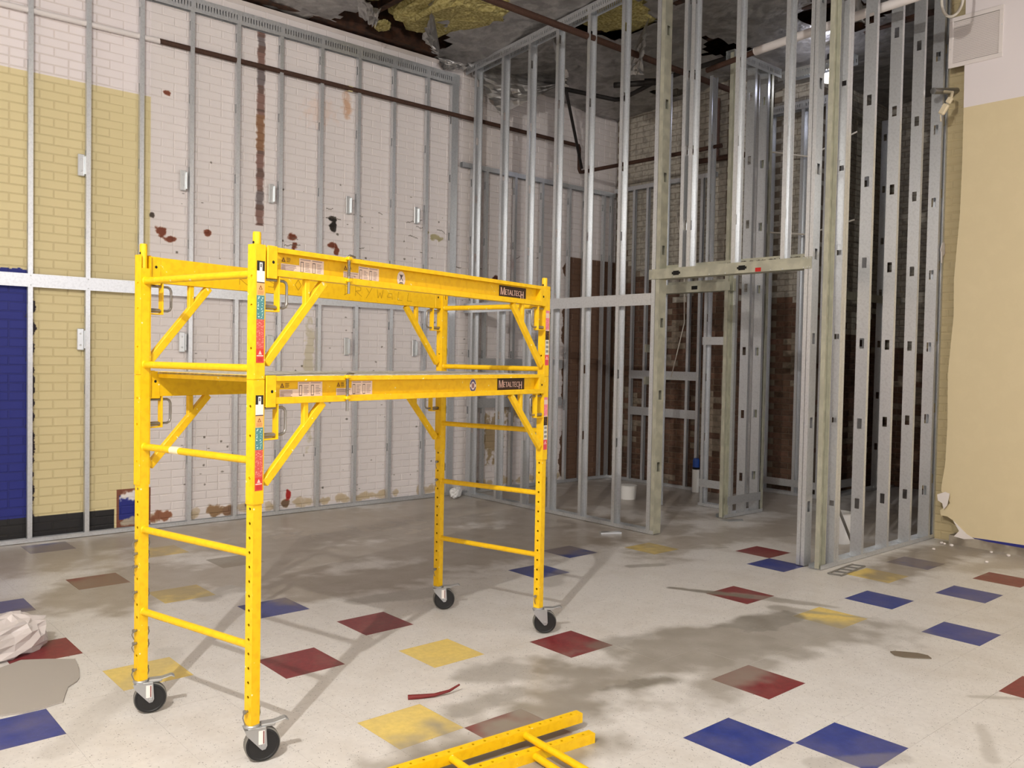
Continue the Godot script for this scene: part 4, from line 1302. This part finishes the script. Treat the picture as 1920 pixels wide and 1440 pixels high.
func caster(sc: Node, at: Vector3, yaw: float, sticker: bool) -> void:
	# at: foot of the post; the wheel trails along local +x after the turn
	var c := Node3D.new()
	c.name = "caster"
	c.position = Vector3(at.x, 0, at.z)
	c.rotation.y = yaw
	sc.add_child(c, true)
	var R := 0.0635
	var off := 0.036
	var w := MB.new()
	var ax := Basis(Quaternion(Vector3.UP, Vector3.BACK))
	w.lathe([Vector2(0.0, -0.0165), Vector2(0.05, -0.0165), Vector2(0.053, -0.0185), Vector2(R - 0.004, -0.0165)], 36, Vector3(off, R, 0), ax)
	w.lathe([Vector2(R - 0.004, 0.0165), Vector2(0.053, 0.0185), Vector2(0.05, 0.0165), Vector2(0.0, 0.0165)], 36, Vector3(off, R, 0), ax)
	part("wheel", w, M.black_rubber, c)
	var t := MB.new()
	t.lathe([Vector2(R - 0.004, -0.0166), Vector2(R, -0.012), Vector2(R, 0.012), Vector2(R - 0.004, 0.0166)], 36, Vector3(off, R, 0), ax)
	part("tyre", t, M.grey_rubber, c)
	var f := MB.new()
	f.lathe([Vector2(0.0, 0.1285), Vector2(0.026, 0.1285), Vector2(0.029, 0.131), Vector2(0.029, 0.137), Vector2(0.026, 0.1405), Vector2(0.0, 0.1405)], 24)
	f.cbox(Vector3(0.014, 0.129, 0), Vector3(0.064, 0.006, 0.056), 0.002)
	for s in [-1.0, 1.0]:
		f.prism(PackedVector2Array([Vector2(-0.03, 0.128), Vector2(0.046, 0.128), Vector2(off + 0.014, 0.062), Vector2(off + 0.008, 0.05), Vector2(off - 0.004, 0.048), Vector2(off - 0.012, 0.056), Vector2(-0.022, 0.108)]), Vector3(0, 0, s * 0.0255 - 0.00125), Vector3.RIGHT, Vector3.UP, 0.0025)
		f.lathe([Vector2(0.008, 0), Vector2(0.007, 0.004), Vector2(0, 0.005)], 8, Vector3(off, 0.0635, s * 0.0268), Basis(Quaternion(Vector3.UP, Vector3(0, 0, s))))
	part("fork", f, M.fork_steel, c)
	var b := MB.new()
	b.cbox(Vector3(0.055, 0.133, 0), Vector3(0.05, 0.012, 0.04), 0.003)
	b.bar(Vector3(0.075, 0.136, 0), Vector3(0.118, 0.146, 0), 0.034, 0.004, Vector3.UP, 0.001)
	b.bar(Vector3(0.116, 0.146, 0), Vector3(0.128, 0.139, 0), 0.034, 0.004, Vector3.UP, 0.001)
	part("brake_pedal", b, M.fork_steel, c)
	if sticker:
		var s := MB.new()
		s.box(Vector3(0.03, 0.095, 0.0272), Vector3(0.022, 0.05, 0.0006))
		part("sticker", s, M.white_sticker, c)
		var r := MB.new()
		r.box(Vector3(0.037, 0.095, 0.0276), Vector3(0.004, 0.046, 0.0004))
		part("sticker_bar", r, M.red_strip, c)

func quick_pin(sc: Node, x: float, y: float, z: float, drop: float) -> void:
	# locking pin pushed through a post, with a drooping wire clip
	var m := MB.new()
	m.tube([Vector3(x - 0.034, y, z), Vector3(x + 0.034, y, z)], 0.0045, 8)
	m.lathe([Vector2(0.0, -0.004), Vector2(0.008, -0.003), Vector2(0.008, 0.003), Vector2(0.0, 0.004)], 10, Vector3(x - 0.032, y, z), Basis(Quaternion(Vector3.UP, Vector3.LEFT)))
	m.tube([Vector3(x - 0.034, y, z), Vector3(x - 0.04, y - drop * 0.4, z), Vector3(x - 0.034, y - drop * 0.8, z), Vector3(x - 0.03, y - drop, z)], 0.0022, 6)
	m.tube([Vector3(x + 0.032, y, z), Vector3(x + 0.036, y - drop * 0.5, z), Vector3(x + 0.03, y - drop * 0.9, z)], 0.0022, 6)
	part("locking_pin", m, M.rod_steel, sc)

func build_scaffold() -> void:
	var sc := thing("rolling_scaffold", "yellow steel rolling scaffold tower with a deck, standing on four casters", "scaffold", "", Vector3(-0.5547, 0, -1.4220), 0.2361)
	for k in 31: post_holes.append(0.242 + 0.0521 * k)
	for sa in [-1.0, 1.0]:
		var fr := Node3D.new()
		fr.name = "end_frame"
		fr.position.x = sa * SL
		sc.add_child(fr, true)
		scaffold_frame(fr, post_holes, 1.805, 0.1405)
	for sb in [1.0, -1.0]:
		side_rail(sc, sb, 1.752, 1.855, 1.381, 1.858, false)
		side_rail(sc, sb, 1.291, 1.392, 0.936, 1.379, true)
	var deck := MB.new()
	deck.cbox(Vector3(0, 1.387, 0), Vector3(1.762, 0.014, 0.672), 0.003)
	part("deck", deck, M.deck_board, sc, "worn grey plywood deck speckled with paint")
	for sa in [-1.0, 1.0]:
		var dl := MB.new()
		dl.cbox(Vector3(sa * 0.876, 1.38, 0), Vector3(0.01, 0.026, 0.66), 0.002)
		part("deck_edge", dl, M.yellow_paint, sc)
		dl = MB.new()
		dl.cbox(Vector3(sa * 0.3, 1.372, 0), Vector3(0.04, 0.015, 0.66), 0.002)
		part("deck_bearer", dl, M.yellow_paint, sc)
	var rf := Basis(Vector3.UP, 0.2361).inverse()
	var yaw_of := func(v: Vector3) -> float:
		var l := rf * v.normalized()
		return atan2(-l.z, l.x)
	caster(sc, Vector3(-SL, 0, SW), yaw_of.call(Vector3(0.97, 0, 0.25)), true)
	caster(sc, Vector3(-SL, 0, -SW), yaw_of.call(Vector3(0.96, 0, 0.28)), true)
	caster(sc, Vector3(SL, 0, SW), yaw_of.call(Vector3(0.80, 0, 0.60)), false)
	caster(sc, Vector3(SL, 0, -SW), yaw_of.call(Vector3(0.86, 0, 0.50)), true)
	var ps := MB.new()
	ps.tube([Vector3(-SL, 1.0905, -0.15), Vector3(-SL, 1.0905, -0.095)], 0.0146, 14)
	part("paint_splash", ps, M.yellow_scuffed, sc, "white paint splash on a rung")
	for k in [9, 8, 7, 5, 2, 1]: quick_pin(sc, -SL, post_holes[k], -SW, 0.035)
	quick_pin(sc, -SL, post_holes[0] - 0.055, -SW, 0.04)
	quick_pin(sc, -SL, 0.192, SW, 0.045)
	quick_pin(sc, SL, 0.205, SW, 0.04)
	for k in [12, 10, 0]: quick_pin(sc, SL, post_holes[k], -SW, 0.04)
	# safety sticker strips on the outer faces of the front sleeves
	for q in [[-SL, 1.80, 1.44, 0], [-SL, 1.325, 0.985, 0], [SL, 1.73, 1.44, 1], [SL, 1.27, 0.99, 1]]:
		var s := MB.new()
		var z := SW + 0.0236
		s.quad(Vector3(q[0] - 0.017, q[2], z), Vector3(q[0] + 0.017, q[2], z), Vector3(q[0] + 0.017, q[1], z), Vector3(q[0] - 0.017, q[1], z), Vector3.BACK)
		var key := "strip_%d" % q[3]
		part("safety_sticker", s, M[key] if M.has(key) else decal(strip_label(q[3]), key, false), sc, "upright strip of orange, green and red safety stickers" if q[3] == 0 else "upright strip of pink, black and white stickers")

func build_loose_frames() -> void:
	# two spare ladder frames lying on the floor in front
	for k in 2:
		var f := thing("scaffold_ladder_frame", "yellow ladder frame lying on the floor, its rung crossing over the other frame" if k == 0 else "yellow ladder frame lying on the floor with its post under the other's rung", "scaffold frame", "spare ladder frames on the floor")
		var ph := []
		for h in 31: ph.append(0.045 + 0.0521 * h)
		var s := 0.0188
		for e in 2:
			var m := MB.new()
			var z := 0.7 * e
			for sa in [-1.0, 1.0]:
				m.holed(Vector3(sa * s, 0, z - s), Vector3(0, 0, 1), Vector3.UP, s * 2, 1.66, ph, 0.0058, Vector3(sa, 0, 0))
				m.quad(Vector3(-s, 0, z + sa * s), Vector3(s, 0, z + sa * s), Vector3(s, 1.66, z + sa * s), Vector3(-s, 1.66, z + sa * s), Vector3(0, 0, sa))
			for y in [0.0, 1.66]: m.quad(Vector3(-s, y, z - s), Vector3(s, y, z - s), Vector3(s, y, z + s), Vector3(-s, y, z + s), Vector3(0, -1 if y == 0.0 else 1, 0))
			part("post", m, M.yellow_paint, f)
		for y in [0.285, 0.617, 0.95, 1.285, 1.62]:
			var r := MB.new()
			r.tube([Vector3(0, y, s), Vector3(0, y, 0.7 - s)], 0.0138, 14, false)
			part("rung", r, M.yellow_paint, f)
		# local y runs along the post (to the left in the picture), local x up, local z across
		var along := Vector3(-0.997, 0, -0.077).normalized() if k == 0 else Vector3(-0.992, 0, -0.11).normalized()
		var tilt := 0.0
		var across := Vector3.UP.cross(along).normalized()
		if across.z < 0.0: across = -across
		var up := (Vector3.UP * cos(tilt) - across * sin(tilt)).normalized()
		var acr := along.cross(up).normalized()
		if acr.z < 0.0: up = -up; acr = along.cross(up).normalized()
		var b := Basis(up, along, up.cross(along))
		if b.z.z < 0.0: b = Basis(-up, along, (-up).cross(along))
		f.transform = Transform3D(b, Vector3(-0.26, 0.0518, -0.312) if k == 0 else Vector3(-0.30, 0.0188, -0.205))

# ------------------------------------------------------------------ pipes, vent and small things
func build_services() -> void:
	var m := MB.new()
	m.tube([Vector3(-0.19, 4.03, -5.302), Vector3(4.62, 4.02, -5.24), Vector3(4.66, 4.015, -5.22), Vector3(4.67, 3.98, -5.215), Vector3(4.67, 3.74, -5.21), Vector3(4.67, 3.70, -5.19), Vector3(4.67, 3.695, -5.15), Vector3(4.67, 3.67, -3.2)], 0.022, 12)
	var wp := thing("wall_pipe", "thin brown conduit along the brick wall, painted white at its left end", "pipe")
	part("pipe_run", m, M.brown_pipe, wp)
	m = MB.new()
	m.tube([Vector3(-3.1, 3.99, -5.302), Vector3(-0.18, 4.03, -5.302)], 0.022, 12)
	part("painted_run", m, M.white_pipe, wp, "white painted length of the conduit")
	m = MB.new()
	m.tube([Vector3(1.575, 4.027, -5.285), Vector3(1.62, 4.027, -5.284)], 0.026, 12)
	part("tape_band", m, M.pale_band, wp, "pale yellow band round the pipe")
	m = MB.new()
	m.tube([Vector3(1.0, 4.42, -3.51), Vector3(5.3, 4.42, -3.51)], 0.03, 14)
	one("sprinkler_pipe", m, M.brown_pipe, "dark brown sprinkler main passing through the stud partition under the ceiling", "pipe")
	var bp := thing("branch_pipe", "black branch pipe with tee and diagonal brace under the back room ceiling", "pipe")
	m = MB.new()
	m.tube([Vector3(3.95, 4.42, -4.75), Vector3(4.62, 4.42, -4.62), Vector3(4.66, 4.42, -4.55), Vector3(4.55, 4.43, -4.15), Vector3(4.5, 4.45, -3.9), Vector3(4.45, 4.45, -2.9)], 0.024, 10)
	part("pipe_run", m, M.black_pipe, bp)
	m = MB.new()
	m.tube([Vector3(4.3, 4.45, -4.35), Vector3(4.52, 4.45, -4.0)], 0.03, 10)
	m.tube([Vector3(4.45, 4.45, -4.05), Vector3(4.62, 4.45, -3.85)], 0.036, 10)
	part("tee_fitting", m, M.black_pipe, bp)
	m = MB.new()
	m.tube([Vector3(3.98, 4.42, -4.76), Vector3(4.6, 3.72, -5.1)], 0.018, 8)
	part("diagonal_brace", m, M.black_pipe, bp)
	var ip := thing("insulated_pipe", "white insulated pipe crossing above the doorway studs", "pipe")
	m = MB.new()
	m.tube([Vector3(3.86, 4.19, -2.3), Vector3(3.74, 4.19, -1.2), Vector3(3.70, 4.19, -0.6)], 0.036, 14)
	part("sleeve", m, M.white_pipe, ip)
	m = MB.new()
	m.tube([Vector3(3.92, 4.17, -2.85), Vector3(3.86, 4.19, -2.25)], 0.024, 12)
	part("bare_end", m, M.brown_pipe, ip, "bare brown end of the pipe")
	m = MB.new()
	m.tube([Vector3(4.52, 3.72, -1.05), Vector3(4.56, 3.725, -1.045), Vector3(4.91, 3.80, -1.02)], 0.026, 12)
	one("cut_pipe", m, M.rod_steel, "capped grey pipe stub poking through the last studs by the tan wall", "pipe")
	m = MB.new()
	m.tube([Vector3(5.35, 4.4, -3.75), Vector3(5.35, 3.72, -3.75)], 0.03, 10)
	m.tube([Vector3(5.35, 3.75, -4.1), Vector3(5.35, 3.72, -3.3)], 0.03, 10)
	one("riser_pipe", m, M.brown_pipe, "rusty vertical riser pipe high on the back room wall", "pipe")
	# return air grille on the right-hand wall
	var v := thing("wall_vent", "white louvred return air grille high on the tan and white wall", "vent")
	var x := 4.752
	var y0 := 3.945
	var y1 := 4.357
	var z0 := -1.03
	var z1 := -0.613
	m = MB.new()
	for q in [[y0, y0 + 0.036, z0, z1], [y1 - 0.036, y1, z0, z1], [y0 + 0.036, y1 - 0.036, z0, z0 + 0.034], [y0 + 0.036, y1 - 0.036, z1 - 0.034, z1]]:
		m.cbox(Vector3(x - 0.006, (q[0] + q[1]) * 0.5, (q[2] + q[3]) * 0.5), Vector3(0.012, q[1] - q[0], q[3] - q[2]), 0.003)
	part("vent_frame", m, M.vent_white, v)
	m = MB.new()
	m.box(Vector3(x - 0.001, (y0 + y1) * 0.5, (z0 + z1) * 0.5), Vector3(0.002, 0.34, 0.35))
	part("vent_backing", m, M.vent_dark, v)
	var sl := MB.new()
	sl.bar(Vector3(0, 0, -0.174), Vector3(0, 0, 0.174), 0.0125, 0.0016, Vector3(0.75, 0.66, 0))
	var slm := sl.mesh()
	for k in 24: put("slat", slm, M.vent_white, v, Transform3D(Basis.IDENTITY, Vector3(x - 0.006, y0 + 0.046 + k * 0.0139, (z0 + z1) * 0.5)))
	screws(v, [Vector3(x - 0.012, 4.1, z0 + 0.015), Vector3(x - 0.012, 4.2, z1 - 0.012)], Vector3.LEFT)
	# cable loop hanging before the grille
	var cp := []
	for k in 25:
		var t := float(k) / 24.0 * PI
		cp.append(Vector3(4.2, 4.30 - sin(t) * 0.14, -0.79 - cos(t) * 0.08))
	cp.push_front(Vector3(4.2, 4.88, -0.90))
	cp.push_back(Vector3(4.2, 4.88, -0.68))
	m = MB.new()
	m.tube(cp, 0.011, 8)
	one("cable_loop", m, M.cable_white, "loop of white cable hanging from the ceiling before the grille", "cable")
	m = MB.new()
	m.bar(Vector3(4.55, 3.60, -0.95), Vector3(4.55, 3.525, -0.995), 0.05, 0.035, Vector3.LEFT, 0.008)
	m.bar(Vector3(4.55, 3.645, -0.92), Vector3(4.55, 3.605, -0.945), 0.04, 0.03, Vector3.LEFT, 0.006)
	m.tube([Vector3(4.55, 3.64, -0.92), Vector3(4.6, 3.70, -0.93), Vector3(4.66, 3.745, -1.04)], 0.012, 8)
	m.tube([Vector3(4.55, 3.52, -0.998), Vector3(4.55, 3.467, -0.993)], 0.005, 6)
	one("hanging_fixture", m, M.cream_plastic, "broken cream plastic fitting dangling against the last stud", "fixture")
	m = MB.new()
	m.prism(PackedVector2Array([Vector2(0.0, 0.0), Vector2(0.05, 0.035), Vector2(0.045, 0.09), Vector2(0.03, 0.13), Vector2(0.0, 0.12), Vector2(-0.035, 0.06), Vector2(-0.02, 0.04), Vector2(-0.01, -0.05), Vector2(0.01, -0.05)]), Vector3(4.84, 2.4, -1.072), Vector3.RIGHT, Vector3.UP, 0.008)
	one("board_scrap", m, M.white_board, "torn white scrap of board stuck to the stud beside the tan wall", "scrap")
	# wiring in the back rooms
	var w := MB.new()
	w.tube([Vector3(4.85, 3.1, -3.9), Vector3(4.95, 2.6, -3.85), Vector3(4.98, 1.9, -3.85), Vector3(4.9, 1.3, -3.95)], 0.006, 6)
	one("loose_wire", w, M.cable_white, "thin pale wire hanging down inside the doorway", "wire")
	w = MB.new()
	w.tube([Vector3(5.9, 3.85, -3.4), Vector3(6.0, 3.75, -3.0), Vector3(6.1, 3.95, -2.5)], 0.01, 6)
	one("loose_wire", w, M.cable_white, "thin pale wire looping high behind the doorway studs", "wire")
	w = MB.new()
	w.tube([Vector3(5.9, 2.95, -3.4), Vector3(6.0, 2.9, -3.0), Vector3(6.1, 3.02, -2.5)], 0.01, 6)
	one("loose_wire", w, M.cable_white, "thin pale wire looping mid-height behind the doorway studs", "wire")

func sheet_thing(called: String, pts: Array, y: float, thick: float, material: Material, label: String, category: String) -> MeshInstance3D:
	var m := MB.new()
	var poly := PackedVector2Array()
	for p in pts: poly.append(Vector2(p[0], -p[1]))
	m.prism(poly, Vector3(0, y, 0), Vector3.RIGHT, Vector3(0, 0, -1), thick)
	return one(called, m, material, label, category)

func build_small_things() -> void:
	sheet_thing("grey_sheet", [[-2.10, -2.0], [-2.0, -1.86], [-1.91, -1.83], [-1.84, -1.835], [-1.76, -1.85], [-1.735, -1.92], [-1.70, -2.01], [-1.65, -2.06], [-1.63, -2.10], [-1.6, -2.22], [-1.58, -2.36], [-1.68, -2.44], [-1.78, -2.5], [-1.92, -2.42], [-2.05, -2.25]], 0.001, 0.006, M.grey_sheet, "torn flat grey sheet lying on the floor by the plastic bag", "sheet")
	# crumpled clear plastic
	var nz := FastNoiseLite.new()
	nz.seed = 77
	nz.frequency = 1.1
	var m := MB.new()
	lump(m, Vector3(-1.86, 0.075, -2.68), Vector3(0.22, 0.10, 0.16), 0.4, nz)
	one("plastic_bag", m, M.clear_plastic, "crumpled shiny translucent plastic bag on the floor near the blue dado", "bag")
	m = MB.new()
	m.tube([Vector3(-0.62, 0.008, -0.985), Vector3(-0.57, 0.010, -0.955), Vector3(-0.52, 0.011, -0.93), Vector3(-0.45, 0.018, -0.915), Vector3(-0.395, 0.032, -0.915)], 0.012, 6, true, 0.004)
	one("trim_strip", m, M.red_strip, "short curled dark red strip of trim lying on white tiles", "strip")
	# cut plastic grid
	var g := thing("slotted_plate", "flat grey metal piece with four slots on the floor beside the corner post", "metal scrap", "", Vector3(3.16, 0.002, -0.965), 0.08)
	m = MB.new()
	m.cbox(Vector3(0, 0.004, -0.045), Vector3(0.42, 0.008, 0.014), 0.002)
	m.cbox(Vector3(0, 0.004, 0.045), Vector3(0.42, 0.008, 0.014), 0.002)
	for k in 5: m.cbox(Vector3(-0.2 + k * 0.1, 0.004, 0), Vector3(0.014, 0.008, 0.09), 0.002, Basis(Vector3.UP, 0.2))
	part("slotted_frame", m, M.rod_steel, g)
	sheet_thing("floor_scrap", [[1.655, 0.05], [1.68, 0.06], [1.71, 0.10], [1.745, 0.15], [1.75, 0.20], [1.72, 0.23], [1.69, 0.20], [1.66, 0.17], [1.63, 0.13], [1.62, 0.09]], 0.001, 0.005, M.brown_scrap, "flat brown flake of debris on white tiles", "debris")
	sheet_thing("floor_scrap", [[2.70, -2.95], [2.86, -2.86], [2.83, -2.81], [2.67, -2.9]], 0.001, 0.012, M.bright_zinc, "short bright steel offcut on the floor in front of the door jamb", "offcut")
	sheet_thing("floor_scrap", [[4.05, -2.68], [4.2, -2.62], [4.28, -2.58], [4.2, -2.52], [4.07, -2.58]], 0.001, 0.006, M.fork_steel, "flat grey offcut at the foot of the inner partition", "offcut")
	m = MB.new()
	m.lathe([Vector2(0.0, 0.0), Vector2(0.085, 0.0), Vector2(0.095, 0.14), Vector2(0.10, 0.145), Vector2(0.09, 0.15), Vector2(0.0, 0.15)], 24, Vector3(4.30, 0.001, -4.02))
	one("white_bucket", m, M.white_plastic, "small white bucket standing on the back room floor", "bucket")
	var c := thing("gas_cylinder", "slim white canister with a blue top standing behind the doorway", "canister", "", Vector3(5.30, 0, -3.88))
	m = MB.new()
	m.lathe([Vector2(0.0, 0.001), Vector2(0.04, 0.001), Vector2(0.042, 0.01), Vector2(0.042, 0.26), Vector2(0.0, 0.262)], 20)
	part("canister_body", m, M.white_plastic, c)
	m = MB.new()
	m.lathe([Vector2(0.036, 0.26), Vector2(0.036, 0.285), Vector2(0.0, 0.285)], 20)
	part("collar", m, M.hole_dark, c)
	m = MB.new()
	m.lathe([Vector2(0.038, 0.285), Vector2(0.038, 0.36), Vector2(0.03, 0.385), Vector2(0.0, 0.39)], 20)
	part("blue_cap", m, M.blue_plastic, c)
	m = MB.new()
	m.lathe([Vector2(0.0, 0.0), Vector2(0.1, 0.0), Vector2(0.115, 0.24), Vector2(0.12, 0.25), Vector2(0.11, 0.25), Vector2(0.1, 0.02)], 24, Vector3(4.05, 0.001, -1.5))
	one("white_bucket", m, M.white_plastic, "white bucket standing behind the stud row near a leaning rod", "bucket")
	m = MB.new()
	m.tube([Vector3(3.80, 0.01, -1.23), Vector3(3.44, 0.46, -1.225)], 0.011, 8)
	one("leaning_rod", m, M.rod_steel, "thin grey rod leaning between the studs of the right partition", "rod")
	m = MB.new()
	lump(m, Vector3(2.83, 0.055, -5.12), Vector3(0.10, 0.05, 0.05), 0.6, nz)
	one("paper_wad", m, M.white_plastic, "crumpled white wad of paper at the foot of the brick wall corner", "paper")
	# rubble crumbs by the broken board
	for k in 7:
		m = MB.new()
		var r2 := RandomNumberGenerator.new()
		r2.seed = 400 + k
		lump(m, Vector3(r2.randf_range(4.2, 4.72), 0.009, r2.randf_range(-0.95, -0.4)), Vector3(0.012, 0.008, 0.012) * r2.randf_range(0.7, 1.6), r2.randf() * 3.0, nz)
		one("plaster_crumb", m, M.white_board, "white plaster crumb on the dusty floor below the broken board", "crumb", "plaster crumbs below the broken board")

func lamp(at: Vector3, energy: float, label: String, tint: Color) -> void:
	# bare work lamp on a cord from the ceiling
	var t := thing("pendant_lamp", label, "lamp", "", at)
	var m := MB.new()
	m.lathe([Vector2(0.0, -0.09), Vector2(0.05, -0.075), Vector2(0.085, -0.03), Vector2(0.09, 0.02), Vector2(0.06, 0.08), Vector2(0.03, 0.12), Vector2(0.0, 0.125)], 24)
	part("bulb", m, M.lamp_glass, t)
	m = MB.new()
	m.lathe([Vector2(0.0, 0.2), Vector2(0.03, 0.2), Vector2(0.034, 0.12), Vector2(0.0, 0.118)], 16)
	part("socket", m, M.black_rubber, t)
	m = MB.new()
	m.tube([Vector3(0, 0.2, 0), Vector3(0, 4.95 - at.y, 0)], 0.006, 8)
	part("cord", m, M.black_rubber, t)
	var l := OmniLight3D.new()
	l.name = "lamp_light"
	l.light_color = tint
	l.light_energy = energy
	l.light_size = 0.03
	l.omni_range = 40.0
	l.omni_attenuation = 2.0
	l.shadow_enabled = true
	t.add_child(l)

func _ready() -> void:
	rng.seed = 2024
	var cam := Camera3D.new()
	cam.name = "camera"
	cam.projection = Camera3D.PROJECTION_PERSPECTIVE
	cam.keep_aspect = Camera3D.KEEP_HEIGHT
	cam.fov = 47.86
	cam.near = 0.05
	cam.far = 100.0
	cam.transform = Transform3D(Basis(view_right, view_up, view_back).orthonormalized(), EYE)
	add_child(cam)
	var we := WorldEnvironment.new()
	we.name = "environment"
	var env := Environment.new()
	env.background_mode = Environment.BG_COLOR
	env.background_color = Color(0, 0, 0)
	env.ambient_light_source = Environment.AMBIENT_SOURCE_DISABLED
	env.tonemap_mode = Environment.TONE_MAPPER_LINEAR
	env.tonemap_exposure = 1.0
	env.sdfgi_enabled = true
	env.ssao_enabled = true
	env.ssil_enabled = true
	we.environment = env
	add_child(we)
	make_materials()
	window("window_1", -2.2, 0.2, 5.0)
	window("window_2", 1.4, 3.8, 6.0)
	lamp(Vector3(-3.9, 3.88, 1.36), 17.5, "bare work lamp hanging from the ceiling behind the viewer", col(255, 250, 243))
	lamp(Vector3(5.35, 4.36, -2.42), 0.12, "small cool lamp glowing high in the deeper room behind the studs", col(214, 220, 255))
	build_floor()
	build_walls()
	build_ceiling()
	build_framing()
	build_scaffold()
	build_loose_frames()
	build_services()
	build_small_things()
